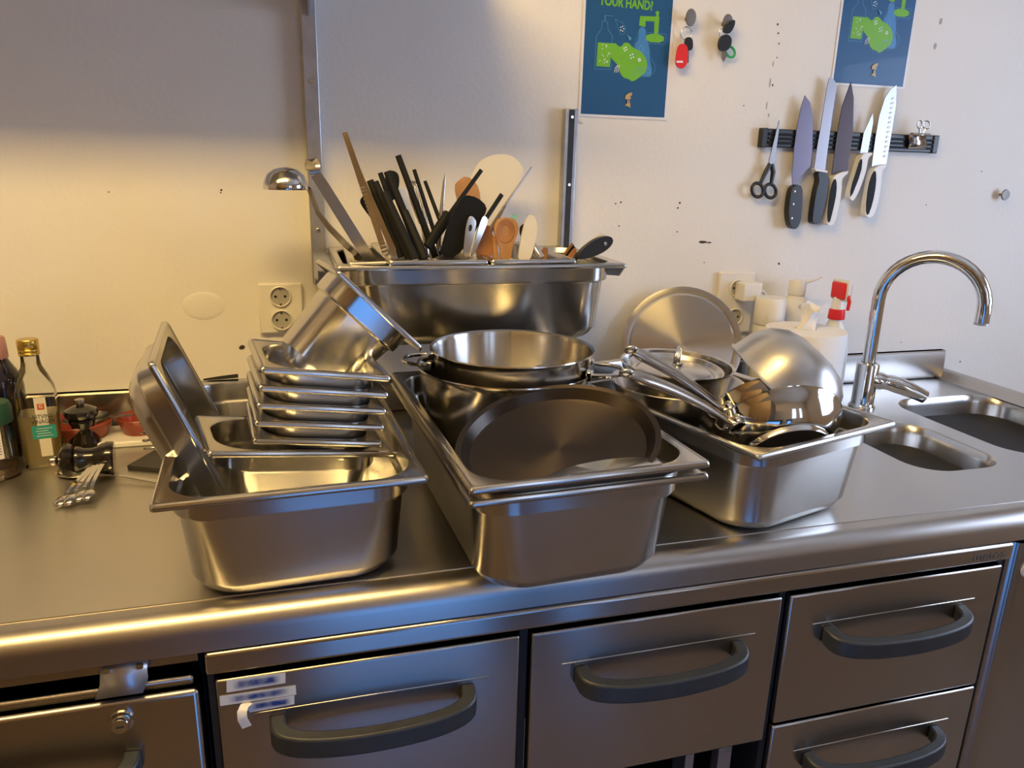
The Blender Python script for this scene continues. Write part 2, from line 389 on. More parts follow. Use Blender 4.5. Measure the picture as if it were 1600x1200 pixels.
# marks on the back wall
def wall_spot(px, py, r, m='hole', sx=1.0, sz=1.0):
    c = P(px, py, 0); n = 9; r = r*.72 if r < .005 else r
    poly = [c+Vector((r*sx*math.cos(2*PI*i/n)*(0.8+0.4*random.random()), 0, r*sz*math.sin(2*PI*i/n)*(0.8+0.4*random.random()))) for i in range(n)]
    G().prism(poly, (0, -0.0006, 0)).build('wall_mark', m, wall_back, smooth=0)
for px, py, r in ((1215,38,.0035),(1216,52,.003),(970,316,.003),(962,318,.0025),(1062,317,.0035),(1059,325,.003),(967,353,.0025),(1058,362,.0025),(1217,68,.0025),(346,297,.003),(345,301,.002),
                  (1207,133,.003),(1214,90,.002),(1162,165,.002),(1447,320,.002),(1534,268,.002),(1500,565,.003),(1408,535,.002),(1100,410,.002),(1217,412,.004),(170,300,.002)):
    wall_spot(px, py, r)
wall_spot(1098, 378, .011, 'hole', 1.0, .28); wall_spot(1108, 379, .006, 'hole', 1.2, .3); wall_spot(378, 543, .006, 'hole', 1.1, .8)
for px, py, sz in ((1198,165,4),(1203,130,5),(1208,100,3),(1201,180,2)): wall_spot(px, py, .003, 'scuff', .8, sz)
for px, py in ((1470,33),(1461,72)): wall_spot(px, py, .006, 'scuff', .7, 1.2)
# round plaster patch
pc = P(318, 478, 0)
G().lathe([(0, .0016), (.030, .0014), (.040, .0004), (.042, -.0005)], 26).build('plaster_patch', 'wall', wall_back, mtx=Matrix.Translation(pc) @ Matrix.Rotation(PI/2, 4, 'X') @ Matrix.Diagonal((1, .72, 1, 1)))

# ------------------------------------------------------------------ worktop with two sinks
FY, XE, XW = -0.763, 1.60, -1.7
wt = thing('worktop', 'long stainless steel worktop with rounded front edge and two sinks', 'worktop', (0, 0, Z0))
SA = (1.425, -0.362, 0.166, 0.198, 0.085); SB = (1.098, -0.448, 0.105, 0.135, 0.068)   # sink openings: centre, half sizes, corner radius
outer = [Vector((XW, -0.722, 0)), Vector((XE-0.004, -0.722, 0)), Vector((XE-0.004, -0.006, 0)), Vector((XW, -0.006, 0))]
loops = [outer] + [rrect(a, b, r, 0, cx, cy, 8) for cx, cy, a, b, r in (SA, SB)]
tri = tessellate_polygon(loops); allv = [p for l in loops for p in l]
G().add(allv, [tuple(t) for t in tri]).build('top_sheet', 'worktop', wt, smooth=0)
prof = [(-0.722, 0), (-0.7225, -0.0012), (-0.728, -0.0014)]
prof += [(FY+0.026-0.026*math.sin(t*PI/20), -0.0014-0.026+0.026*math.cos(t*PI/20)) for t in range(0, 11)]
prof += [(FY, -0.050), (FY+0.003, -0.0515), (FY+0.03, -0.0515)]
G().loft([[Vector((x, y, z)) for y, z in prof] for x in (XW, XE)], closed=False).build('front_edge', 'edge', wt, smooth=50)
for nm, (cx, cy, a, b, r), dep in (('sink_bowl', SA, 0.20), ('sink_bowl', SB, 0.15)):
    rings = [rrect(a, b, r, 0, cx, cy), rrect(a-.004, b-.004, r-.003, -.004, cx, cy), rrect(a-.007, b-.007, r-.003, -.02, cx, cy)]
    rings += [rrect(a-.012-.05*(1-math.cos(t*PI/12)), b-.012-.05*(1-math.cos(t*PI/12)), max(r-.01, .03), -dep+.05-.05*math.sin(t*PI/12), cx, cy) for t in range(7)]
    s = G().loft(rings, cap1=True).build(nm, 'sink', wt, smooth=60)
    G().lathe([(0, .004), (.018, .004), (.022, .001), (.034, .0035), (.038, 0)], 24).build('drain', 'shiny', s, loc=(cx, cy, -dep+.0005))
bs = [(-0.006, 0), (-0.018, 0.004), (-0.022, 0.012), (-0.019, 0.076), (-0.016, 0.0795), (-0.002, 0.0795), (-0.001, 0.0)]
G().loft([[Vector((x, y, z)) for y, z in bs] for x in (XW, XE-0.02)], cap0=True, cap1=True).build('backsplash', 'front', wt, smooth=35)
G().loft([[Vector((XE-0.03, y, 0.0)), Vector((XE-0.022, y, 0.004)), Vector((XE-0.016, y, 0.020)), Vector((XE-0.004, y, 0.026)), Vector((XE, y, 0.022)), Vector((XE, y, -0.05))] for y in (FY+0.03, -0.006)], closed=False).build('end_rim', 'worktop', wt, smooth=50)
G().box((XW, FY+0.03, -0.0515), (XE-0.01, -0.006, -0.048)).build('underside', 'cavity', wt, smooth=0)

# ------------------------------------------------------------------ units under the worktop
def bow_handle(parent, x0, x1, z, out=0.055, hgt=0.026):
    """horizontal bow handle: flat band running out from the front and back"""
    cx = (x0+x1)/2; a = (x1-x0)/2; n = 22; rings = []
    for i in range(n+1):
        t = PI*i/n; c = -math.cos(t); s = math.sin(t)**0.55
        ox, oy = cx+a*c, FY-out*s; ix, iy = cx+(a-.020)*c, FY-(out-.017)*s
        lift = -0.010*s
        rings.append([Vector((ox, oy, z+lift)), Vector((ix, iy, z+lift+.002)), Vector((ix, iy, z-hgt+lift)), Vector((ox, oy, z-hgt+lift-.003))])
    h = G().loft(rings, True, True).build('handle', 'grip', parent, bevel=0.003, smooth=50); return h
def drawer(parent, x0, x1, z0, z1, hx, hz, handle=True):
    d = G().box((x0, FY, z0), (x1, FY+0.022, z1)).build('drawer', 'front', parent, bevel=0.003, smooth=30)
    if handle: bow_handle(d, hx[0], hx[1], hz)
    # pressed finger ledge above the handle
    G().box((hx[0]-.02, FY-.0010, hz+.005), (hx[1]+.02, FY+.001, hz+.0085)).build('ledge', 'front', d, bevel=.0009, smooth=60)
    return d
du = thing('drawer_unit', 'stainless steel chilled drawer unit with grey bow handles under the pans', 'drawer unit', (0, 0, Z0))
G().box((-0.262, FY-0.002, -0.0845), (1.016, FY+0.03, -0.0525)).build('top_strip', 'front', du, bevel=0.005, smooth=35, seg=3)
for x0, x1 in ((-0.262, -0.254), (0.150, 0.162), (0.573, 0.584), (1.004, 1.014)): G().box((x0, FY+0.012, -0.80), (x1, FY+0.60, -0.085)).build('divider', 'cavity', du, smooth=0)
G().box((-0.262, -0.08, -0.80), (1.014, -0.06, -0.085)).box((-0.262, FY+.03, -0.82), (1.014, -0.06, -0.80)).box((-0.262, FY+.03, -0.09), (1.014, -0.06, -0.0853)).build('carcass', 'cavity', du, smooth=0)
d1 = drawer(du, -0.252, 0.147, -0.36, -0.094, (-0.191, 0.083), -0.158)
d2 = drawer(du, 0.165, 0.571, -0.360, -0.094, (0.231, 0.509), -0.158)
d3 = drawer(du, 0.586, 1.002, -0.331, -0.094, (0.653, 0.935), -0.158)
d4 = drawer(du, 0.586, 1.002, -0.575, -0.337, (0.653, 0.935), -0.402)
drawer(du, -0.252, 0.147, -0.70, -0.366, (-0.191, 0.083), -0.45)
# inner rack seen in the open bay below the middle drawer
g = G().box((0.47, -0.70, -0.80), (0.486, -0.66, -0.37)).box((0.52, -0.72, -0.80), (0.545, -0.70, -0.37)); g.build('runner', 'rail', du, smooth=0)
G().box((0.20, -0.55, -0.55), (0.36, -0.30, -0.42)).build('inner_tray', 'pan', du, smooth=0, bevel=.004)
# marker tapes on the first drawer
def tape(poly, lab):
    pts = [P(a, b, FY-0.0004) for a, b in poly]
    t = G().prism(pts, (0, -0.0004, 0)).build('label_tape', 'tape', d1, smooth=0); t['label'] = lab
tape([(354,1063),(446,1051),(446,1067),(354,1082)], 'white tape strip smeared with blue marker')
tape([(343,1088),(462,1071),(463,1085),(344,1103)], 'white tape strip smeared with blue marker')
tape([(384,1100),(460,1086),(460,1100),(390,1113)], 'white tape strip smeared with blue marker')
c = [P(390, 1098, FY-.0005), P(382, 1103, FY-.006), P(378, 1113, FY-.011), P(379, 1124, FY-.010), P(386, 1136, FY-.008)]
G().ribbon(c, .012, .0004, (1, 0, .15)).build('tape_curl', 'posterwhite', d1, smooth=60)
text('maker_name', 'metos', 0.021, 'greyink', frame((.930, FY-.0026, -.0755), (1,0,0), (0,0,1), (0,-1,0)), du, extrude=.0002, sx=1.3)
for ch in d1.children:
    if ch.name.startswith(('label_tape', 'tape_curl')):
        ch.data.transform(Matrix.Translation((0, 0, -Z0)))

lu = thing('fridge_unit', 'stainless steel fridge unit with lock below the left worktop end', 'fridge', (0, 0, Z0))
dr = G().box((-1.1, FY, -0.80), (-0.272, FY+0.045, -0.103)).build('door', 'front', lu, bevel=0.006, smooth=35, seg=3)
G().box((-1.1, FY+0.012, -0.103), (-0.278, FY+0.05, -0.090)).build('door_lip', 'front', dr, bevel=0.004, smooth=35)
bow_handle(dr, -0.62, -0.345, -0.176)
lk = G().lathe([(.0, -.012), (.0095, -.012), (.0105, -.010), (.0105, -.004), (.014, -.0035), (.015, 0)], 24).build('lock', 'shiny', dr, mtx=frame((-.362, FY, -.130), (1,0,0), (0,0,-1), (0,1,0)))
G().box((-.0045, -.0009, -.0128), (.0045, .0009, -.0118)).build('keyhole', 'cavity', lk, smooth=0)
G().box((-1.1, FY+0.055, -0.80), (-0.272, -0.06, -0.053)).build('carcass', 'cavity', lu, smooth=0)
G().box((-1.1, FY+0.020, -0.074), (-0.272, FY+0.05, -0.053)).build('upper_rail', 'front', lu, smooth=0)
hb = G().loft([[Vector((x0, FY+.015, -.054)), Vector((x1, FY+.015, -.054))] for x0, x1 in ((-.380, -.328),)] + [[Vector((-.380, FY+.006, -.066)), Vector((-.328, FY+.006, -.066))], [Vector((-.381, FY+.004, -.078)), Vector((-.328, FY+.004, -.078))], [Vector((-.386, FY-.004, -.092)), Vector((-.334, FY-.004, -.092))]], closed=False).build('hinge_plate', 'rail', lu, solid=0.003, smooth=50)
for x in (-.373, -.336): G().lathe([(0, -.003), (.004, -.003), (.005, 0)], 14).build('screw', 'shiny', hb, mtx=frame((x, FY+.008, -.062), (1,0,0), (0,0,-1), (0,1,0)))

ru = thing('dishwasher_unit', 'stainless steel appliance with pale round badge right of the drawers', 'appliance', (0, 0, Z0))
ring = []
pr = [(1.026, -0.60)] + [(1.026+.03-.03*math.cos(t*PI/12), FY+.035-.03*math.sin(t*PI/12)) for t in range(7)] + [(1.56, FY+.005), (1.56, -0.60)]
G().loft([[Vector((x, y, z)) for x, y in pr] for z in (-0.80, -0.062)], True, True).build('body', 'front', ru, smooth=50)
G().lathe([(0, -.006), (.012, -.0055), (.0155, -.003), (.016, 0)], 26).build('badge', 'badge', ru, mtx=frame((1.066, FY+.0048, -.112), (1,0,0), (0,0,-1), (0,1,0)))

# ------------------------------------------------------------------ gastronorm pans
_pan_cache = {}
def pan_mesh(L, Wd, dep, ro):
    """pressed steel container: origin at the front left corner of its rim, opening up"""
    key = (L, Wd, dep, ro)
    if key in _pan_cache: return _pan_cache[key]
    a, b = L/2, Wd/2; fl = 0.0125
    def R(ins, r, z): return rrect(a-ins, b-ins, r, z, a, b, 9)
    rings = [R(0, .006, -.0075), R(0, .006, -.003), R(.0012, .006, -.0004), R(.003, .006, .0004), R(.0048, .006, -.0006), R(.0075, .007, -.0010)]
    rings += [R(fl, ro, -.0010), R(fl+.0018, ro, -.0020), R(fl+.003, ro, -.0055), R(fl+.0032, ro, -.0315), R(fl+.0040, ro, -.0345), R(fl+.0088, ro-.002, -.0365), R(fl+.0100, ro-.002, -.0390)]
    base = fl+.0100+(dep-.0395)*0.085; fr = 0.022; rb = ro+.004
    rings.append(R(fl+.0100+(dep-.0395-fr)*0.07, rb, -dep+fr))
    for t in range(1, 6):
        an = t*PI/10; rings.append(R(base+fr*(1-math.cos(an))*0.9, rb, -dep+fr-fr*math.sin(an)))
    g = G().loft(rings, cap1=True)
    o = g.build('gastro_pan', 'pan', smooth=32, solid=0.0009)
    me = o.data; bpy.data.objects.remove(o); me.name = 'gastro_pan'; _pan_cache[key] = me; return me
def gn(label, L, Wd, dep, ro, loc=None, rot=(0,0,0), mtx=None, group=None, name='gastro_pan'):
    me = pan_mesh(L, Wd, dep, ro)
    o = bpy.data.objects.new(name, me); COL.objects.link(o)
    if mtx is not None: o.matrix_world = mtx
    else: o.location = W(*loc); o.rotation_euler = rot
    d = o.modifiers.new('sheet', 'SOLIDIFY'); d.thickness = 0.0009; d.offset = 0
    return tag(o, label, 'pan', group)
BIG, SMALL = .055, .048
LP = (-0.3022, -0.772, 0.1545); LT = 0.0479
MP = (0.0541, -0.8465, 0.157); MT = 0.0513
RP = (0.4817, -0.7841, 0.155); RT = 0.2752
gn('large deep steel pan at the left holding tilted and stacked pans', .325, .53, .153, BIG, LP, (0, 0, LT))
gn('large deep steel pan with stockpots, lower of the nested middle pair', .325, .53, .155, BIG, MP, (0, 0, MT))
gn('large steel pan holding two pots and dark platter, upper of the nested middle pair', .325, .53, .145, BIG, (MP[0], MP[1], MP[2]+.017), (0, 0, MT))
gn('large deep steel pan filled with frying pans and bowl beside the sink', .325, .53, .153, BIG, RP, (0, 0, RT))
# shallow pan standing on edge in the left pan
dn = Vector((.37, .033, -.929)); sd = Vector((-.078, .997, .005))
gn('shallow steel pan standing on edge, leaning in the left pan', .308, .265, .060, SMALL, mtx=frame(W(-.305, -.639, .291), dn, sd, dn.cross(sd)))
gn('half-sunk shallow steel pan under the stack of small pans', .260, .159, .095, SMALL, (-.2497, -.650, .170), (0.012, .155, .205))
for k in range(5):
    f = k/4.0
    gn('small steel pan in the tilted stack, %s' % ('topmost of the five', 'second from the top', 'third from the top', 'fourth from the top', 'lowest of the five')[k], .1795, .165, .080, SMALL-.006,
       (-.179-.0163*f, -.622-.006*f, .273-.097*f), (.022, .164-.022*f, .142-.04*f), group='stack of small pans')
gn('deep small steel pan tipped over on top of the pan stack', .176, .162, .150, SMALL-.008, mtx=frame(W(-.0682, -.5305, .3877), (.698, .095, -.698), (-.150, .988, -.015), Vector((.698, .095, -.698)).cross(Vector((-.150, .988, -.015)))))

# wall rails and the utensil pan hanging between them
def rail(label, x0, x1, z0, z1):
    r = thing('wall_rail', label, 'rail', W(0, 0, 0))
    G().box((x0, -.022, z0), (x1, 0, z1)).build('channel', 'rail', r, bevel=.002, smooth=30)
    return r
r1 = rail('tall galvanised wall rail left of the utensils', -.094, -.065, .29, 1.35)
for z in (.685, .40, 1.0): G().lathe([(0, .003), (.004, .003), (.0055, 0)], 14).build('screw', 'shiny', r1, mtx=frame((-.079, -.022, z), (1,0,0), (0,0,1), (0,-1,0)))
r2 = rail('short grey wall rail behind the right end of the utensil pan', .444, .473, .30, .657)
G().box((.452, -.0225, .30), (.465, -.0215, .655)).build('slot', 'grip', r2, smooth=0)
for z in (.64, .50): G().lathe([(0, .003), (.003, .003), (.004, 0)], 12).build('screw', 'shiny', r2, mtx=frame((.4585, -.0225, z), (1,0,0), (0,0,1), (0,-1,0)))
UZ = .3665
def arm(rl, x0, x1, sgn):
    g = G().box((x0, -.30, UZ-.0125), (x1, -.022, UZ-.0105))
    xx = x0 if sgn < 0 else x1-.002
    g.prism([Vector((xx, -.022, UZ-.0125)), Vector((xx, -.30, UZ-.0125)), Vector((xx, -.28, UZ-.03)), Vector((xx, -.10, UZ-.05)), Vector((xx, -.022, UZ-.075))], (.002, 0, 0))
    g.build('support_arm', 'rail', rl, smooth=0)
arm(r1, -.092, -.052, -1); arm(r2, .448, .478, 1)
gn('long deep steel utensil pan hanging between two wall rails', .53, .322, .150, BIG, (-.062, -.334, UZ))
gn('small steel insert pan with ladle in the utensil pan', .150, .27, .060, SMALL, (-.040, -.290, UZ+.0005), (0, -.03, -.03))
gn('steel insert pan with black utensils inside the utensil pan', .176, .318, .10, SMALL, (.026, -.333, UZ+.0085), (0, 0, 0))
gn('steel insert pan with wooden spoons inside the utensil pan', .162, .318, .10, SMALL, (.206, -.333, UZ+.0085), (0, 0, .0))

# shelf high on the wall, above the frame
sh = thing('wall_shelf', 'steel wall shelf carried by the tall rail', 'shelf', W(0, 0, 0))
G().box((-1.9, -.41, .885), (.26, -.024, .90)).build('board', 'rail', sh, bevel=.002, smooth=30)
for x in (-.079, -1.2): G().prism([Vector((x-.002, -.023, .885)), Vector((x-.002, -.33, .885)), Vector((x-.002, -.023, .80))], (.004, 0, 0)).build('bracket', 'rail', sh, smooth=0)

# ------------------------------------------------------------------ pots and lids in the middle pan
def wire_handle(parent, c, out, along, half=.04, reach=.045, r=.0038, name='handle', m='shiny', drop=0.0):
    c = Vector(c); out = Vector(out).normalized(); al = Vector(along).normalized(); up = Vector((0, 0, 1)); pts = []
    pts.append(c-al*half-out*.004)
    for i in range(9):
        t = PI*i/8; pts.append(c+al*(-half*math.cos(t))*(.92 if 0 < i < 8 else 1)+out*(reach*(math.sin(t)**.5))-up*drop*math.sin(t))
    pts.append(c+al*half-out*.004)
    return G().tube(pts, r, 8).build(name, m, parent, smooth=60)
def pot(label, c, rt, rb, h, rot=(0,0,0), hang=0.0, hz=-.03, handles=True, m='pot', name='stockpot', hlen=.045):
    t = thing(name, label, 'pot', W(*c), rot)
    prof = [(0, .002), (rb-.012, .002), (rb-.004, .006), (rb, .016), (rt-.0015, h-.012), (rt+.0005, h-.005), (rt+.004, h-.001), (rt+.0035, h+.001), (rt-.001, h-.001), (rt-.003, h-.008), (rb-.003, .018), (rb-.014, .006), (0, .005)]
    G().lathe(prof, 56).build('body', m, t, smooth=45)
    if handles:
        for s in (0, PI):
            d = Vector((math.cos(hang+s), math.sin(hang+s), 0)); al = Vector((-d.y, d.x, 0))
            hd = wire_handle(t, d*(rt-.003)+Vector((0,0,h+hz)), d, al, reach=hlen)
            for q in (-1, 1): G().box((-.006, -.009, -.008), (.004, .009, .008)).build('rivet_plate', 'shiny', hd, mtx=frame(d*(rt-.001)+al*q*.04+Vector((0,0,h+hz)), d, al, (0,0,1)), bevel=.002)
    return t
pot('large steel stockpot standing lower in the middle pan', (.194, -.470, .028), .142, .112, .192, rot=(0.0, .02, 0), handles=False)
pot('steel pot with wire loop handles set into the larger stockpot', (.210, -.468, .137), .132, .126, .112, rot=(0, 0, 0), hang=-.42, hz=-.030, hlen=.055)
# dark oval lid lying tilted over the front of the middle pan, and the rim of another below it
lidC = thing('oval_platter', 'dark oval steel platter lying tilted across the middle pan', 'platter', mtx=axis_frame(W(.212, -.708, .160), Vector((-.14, -.40, 1)), (1, .08, .15)))
prof = [(0, 0), (.118, 0), (.127, .002), (.133, .010), (.138, .0165), (.146, .018), (.1465, .0165), (.1395, .0145), (.135, .008), (.128, -.0012), (0, -.0016)]
G().lathe(prof, 64, 1.0, .79).build('dish', 'darklid', lidC, smooth=40)
tag(G().lathe([(0, .006), (.080, .006), (.086, .004), (.090, .0), (.096, -.001), (.096, -.003), (.089, -.002), (.084, .002), (.079, .004), (0, .004)], 56, 1.0, .36).build('oval_dish', 'lid', smooth=40, mtx=axis_frame(W(.246, -.786, .149), Vector((-.10, -.10, 1)))), 'bright rimmed steel dish in front of the dark oval platter', 'dish')

# ------------------------------------------------------------------ right pan contents
lidE = thing('pot_lid', 'large brushed steel lid standing upright against the wall', 'lid', mtx=axis_frame(W(.735, -.082, .141), Vector((-.36, -.89, .27)), (1, -.35, 0)))
G().lathe([(r_*1.178, z_) for r_, z_ in [(0, .010), (.03, .0095), (.100, .006), (.104, .002), (.108, .003), (.1175, .002), (.118, .0), (.108, 0), (.1035, -.006), (.1015, -.006), (.1, .004), (0, .007)]], 64).build('disc', 'lid', lidE, smooth=35)
panH = thing('saute_pan', 'wide dark steel pan below the lidded pot', 'pan', W(.548, -.415, .092))
G().lathe([(0, 0), (.088, 0), (.096, .006), (.121, .060), (.125, .066), (.1235, .0675), (.119, .062), (.094, .009), (.088, .004), (0, .004)], 56).build('body', 'pot', panH, smooth=40)
panH2 = thing('saute_pan', 'steel pan underneath, lowest of the nested pans', 'pan', W(.556, -.430, .020))
G().lathe([(0, 0), (.075, 0), (.085, .006), (.108, .070), (.111, .075), (.109, .0765), (.105, .071), (.083, .009), (.075, .004), (0, .004)], 56).build('body', 'pot', panH2, smooth=40)
potF = pot('small steel pot closed with inset lid in the right pan', (.539, -.418, .094), .1005, .088, .100, handles=False, name='saucepan', rot=(.03, .02, 0))
lidG = thing('inset_lid', 'flat steel lid with looped wire handle inside the small pot', 'lid', W(.539, -.421, .183), (.07, .03, 0))
G().lathe([(0, .002), (.060, .002), (.066, .0), (.072, -.004), (.079, -.003), (.0845, .004), (.0875, .0045), (.0875, .003), (.080, -.005), (.071, -.006), (0, -.001)], 56).build('disc', 'lid', lidG, smooth=35)
pts = [Vector((-.022, 0, .004)), Vector((-.024, 0, .014))] + [Vector((-.022*math.cos(t*PI/10), 0, .020+.022*math.sin(t*PI/10))) for t in range(11)] + [Vector((.024, 0, .014)), Vector((.022, 0, .004))]
G().tube([Matrix.Rotation(.9, 4, 'Z') @ p for p in pts], .0036, 10).build('handle', 'shiny', lidG, smooth=60)
for s in (-1, 1): G().lathe([(.010, 0), (.009, .004), (.005, .006), (.004, .011), (0, .011)], 16).build('handle_foot', 'shiny', lidG, loc=(s*.022*math.cos(.9), s*.022*math.sin(.9), .002))
# satin bowl tipped on its side
ax = (0.64*CR - 0.68*CD - 0.30*_f)
bw = tag(G().lathe([(.0, -.088), (.03, -.087), (.058, -.080), (.080, -.063), (.095, -.036), (.101, -.004), (.105, 0), (.1045, .0015), (.0995, -.002), (.0935, -.035), (.079, -.061), (.057, -.078), (.03, -.085), (0, -.086)], 56).build('mixing_bowl', 'bowl', smooth=50, mtx=axis_frame(W(.640, -.590, .190), -ax)), 'satin steel mixing bowl tipped on its side above frying pans', 'bowl')
# polished frying pans with long handles
def frypan(label, c, axis, hdir, hl, R=.098, Rb=.074, dep=.05):
    """axis points out of the opening"""
    z = Vector(axis).normalized(); hd = Vector(hdir); x = (hd-z*hd.dot(z)).normalized()
    t = thing('frying_pan', label, 'pan', mtx=frame(c, x, z.cross(x), z))
    G().lathe([(Rb, -dep-.008), (Rb+.001, -dep-.006), (Rb+.001, -dep+.002), (Rb+.006, -dep+.004), (Rb+.018, -dep*.6), (R-.003, -.012), (R, -.002), (R+.002, 0), (R, .0012), (R-.003, -.004), (R-.006, -.013), (Rb+.014, -dep*.6), (Rb+.002, -dep+.008), (0, -dep+.006)], 64).build('body', 'shiny', t, smooth=45)
    G().lathe([(0, -dep-.0065), (Rb-.004, -dep-.0065), (Rb-.001, -dep-.0075), (Rb, -dep-.006)], 48).build('base_plate', 'darklid', t, smooth=40)
    loc = hd - z*hd.dot(z); lift = hd.dot(z)/max(loc.length, 1e-3)
    pts = []; rad = []
    for i in range(13):
        f = i/12; pts.append(Vector((R-.006+f*hl, 0, -.018+f*hl*lift*0.9+.012*math.sin(f*PI)))); rad.append(.0075+.0045*math.sin(min(1, f*1.3)*PI/2) if f < .9 else .0125-.004*(f-.9)*10)
    h = G().tube(pts, rad, 14, flat=.62, up=(0, 1, 0)).build('handle', 'tool', t, smooth=60)
    G().torus(pts[-1]+Vector((.006, 0, .001)), .008, .0032, (0, .3, 1)).build('hanging_eye', 'shiny', h, smooth=60)
    G().box((-.016, -.017, -.011), (.004, .017, .009)).build('bracket', 'shiny', h, bevel=.004, loc=pts[0])
    for s in (-1, 1): G().lathe([(0, .003), (.003, .0028), (.0045, 0)], 12).build('rivet', 'shiny', h, mtx=axis_frame(pts[0]+Vector((.003, s*.011, -.003)), (1, 0, -.3)))
    return t
cI = W(.612, -.630, .132)
frypan('mirror-polished frying pan on its side at the front of the right pan', cI, (.10, .83, .55), Vector((.333, -.667, .245))-Vector((.525, -.665, .150)), .20, R=.110, Rb=.075)
frypan('polished frying pan behind the foremost one with parallel handle', cI+Vector((.004, .034, .010)), (.10, .83, .55), Vector((.393, -.588, .250))-Vector((.53, -.615, .160)), .172, R=.110, Rb=.075)

# ------------------------------------------------------------------ utensils in the hanging pan
TOOLS = 'utensils standing in the hanging pan'
def rodtool(label, a, b, ya, yb, r=.006, m='matte', name='utensil', r2=None, flat=.6):
    p, q = P(*a, ya), P(*b, yb); n = 7
    rad = [(r2 or r)+(r-(r2 or r))*i/n for i in range(n+1)]
    return tag(G().tube([q+(p-q)*i/n for i in range(n+1)], rad[::-1], 10, flat=flat, up=(0, 1, 0)).build(name, m, smooth=60), label, 'utensil', TOOLS)
def flattool(label, poly, y, th, m, name, rnd=2):
    return tag(plate(name, poly, y, th, m, rnd=rnd, bevel=0), label, 'utensil', TOOLS)
# upturned ladle
ld = thing('soup_ladle', 'shiny soup ladle with its bowl turned down, leftmost utensil', 'ladle', P(447, 296, -.17), group=TOOLS)
b0 = P(447, 297, -.17)
G().lathe([(.0400, 0), (.0405, .0008), (.0385, .012), (.032, .026), (.021, .0345), (.010, .038), (0, .039)], 40).build('bowl', 'shiny', ld, smooth=60)
hp = [P(x, y, yy)-b0 for x, y, yy in ((474,288,-.17),(484,297,-.17),(489,313,-.172),(497,333,-.175),(515,357,-.18),(540,383,-.185),(566,405,-.19))]
G().ribbon(hp, [.012,.010,.009,.010,.012,.013,.013], .003, (.75, -.6, .3)).build('handle', 'tool', ld, smooth=60)
# spatula handle ending in a hook
ht = thing('hook_handled_turner', 'flat steel utensil handle ending in a rolled hook', 'utensil', P(575, 400, -.2), group=TOOLS)
b0 = P(575, 400, -.2)
hp = [P(x, y, yy)-b0 for x, y, yy in ((582,412,-.2),(560,378,-.2),(530,330,-.2),(505,290,-.2),(493,272,-.2))]
G().ribbon(hp, [.021,.021,.021,.020,.019], .002, (.8, 0, .5)).build('shank', 'tool', ht, smooth=40)
c0 = P(490, 262, -.2)-b0; hk = [hp[-1]] + [c0+Vector((.004*math.cos(a)-.002, .012*math.sin(a)*.5, .009*math.sin(a)+.002)) for a in (-.6, .3, 1.2, 2.1, 3.0, 3.7)]
G().ribbon(hk, .019, .002, (1, 0, .1)).build('hook', 'tool', ht, smooth=60)
# long tweezers
tw = thing('kitchen_tweezers', 'long steel tweezers with ribbed grip, tallest of the utensils', 'utensil', P(607, 405, -.24), group=TOOLS)
b0 = P(607, 405, -.24)
for dx, nm in ((0, 'arm'), (5, 'arm')):
    hp = [P(x+dx*k, y, yy)-b0 for x, y, yy, k in ((537,207,-.20,.6),(556,262,-.21,.6),(563,282,-.21,.7),(582,335,-.225,1.6),(606,408,-.24,3.2))]
    G().ribbon(hp, [.006,.0075,.009,.011,.011], .0022, (.9, -.2, .3)).build(nm, 'tool', tw, smooth=40)
g = G()
for i in range(20):
    f = i/19; g.ribbon([P(566+38*f, 292+108*f, -.2125-.026*f)-b0, P(566.8+38*f, 294.2+108*f, -.2125-.026*f)-b0], .010, .0036, (.9, -.2, .3))
g.build('ribbed_grip', 'rail', tw, smooth=0)
# black nylon tools
blacks = [((622,243),(681,402),-.18,.0068,'long black nylon handle rising highest among the black tools'),((647,265),(690,398),-.16,.0045,'thin black handle just right of the highest black one'),
          ((664,283),(690,352),-.13,.0042,'thin short black handle left of the steel skewer'),((594,270),(640,402),-.20,.0055,'slim black handle right beside the tweezers'),
          ((578,282),(628,402),-.22,.0075,'thick black handle leaning on the tweezers'),((586,284),(640,404),-.25,.0075,'thick black handle in front of the tweezers bundle'),
          ((605,268),(660,402),-.24,.0078,'thick black handle in the middle of the black bundle'),((600,300),(648,404),-.28,.0085,'stout black handle at the front of the black bundle'),
          ((632,330),(664,404),-.27,.0085,'short stout black handle below the highest black one')]
for a, b, y, r, lab in blacks: rodtool(lab, a, b, y+.02, y-.02, r, 'matte', 'nylon_utensil', r*.85)
flattool('black nylon spatula blade half hidden behind the tweezers', [(561,313),(570,303),(580,300),(592,330),(600,360),(588,352),(566,324)], -.15, .004, 'matte', 'nylon_spatula')
flattool('black nylon spoon head among the black handles', [(601,275),(606,266),(618,267),(624,276),(622,298),(612,318),(602,300)], -.16, .006, 'matte', 'nylon_spoon')
flattool('broad black spatula head in the middle of the utensils', [(718,312),(726,304),(745,308),(760,322),(757,335),(735,372),(712,402),(688,402),(692,372),(706,335)], -.24, .006, 'matte', 'nylon_turner', 1)
bb = thing('basting_brush', 'slim black rod with grip slanting up to the right past the wooden spatula', 'utensil', P(690, 352, -.22), group=TOOLS); b0 = P(690, 352, -.22)
G().tube([P(690,352,-.22)-b0, P(720,310,-.195)-b0, P(752,266,-.17)-b0], .0042, 10, flat=.6, up=(0,1,0)).build('rod', 'matte', bb, smooth=60)
G().tube([P(701,333,-.21)-b0, P(690,352,-.22)-b0, P(668,386,-.24)-b0], [.009, .011, .009], 10, flat=.6, up=(0,1,0)).build('grip', 'matte', bb, smooth=60)
rodtool('thin black rod end against the white scraper', (784,304), (757,345), -.20, -.22, .0045, 'matte', 'nylon_utensil')
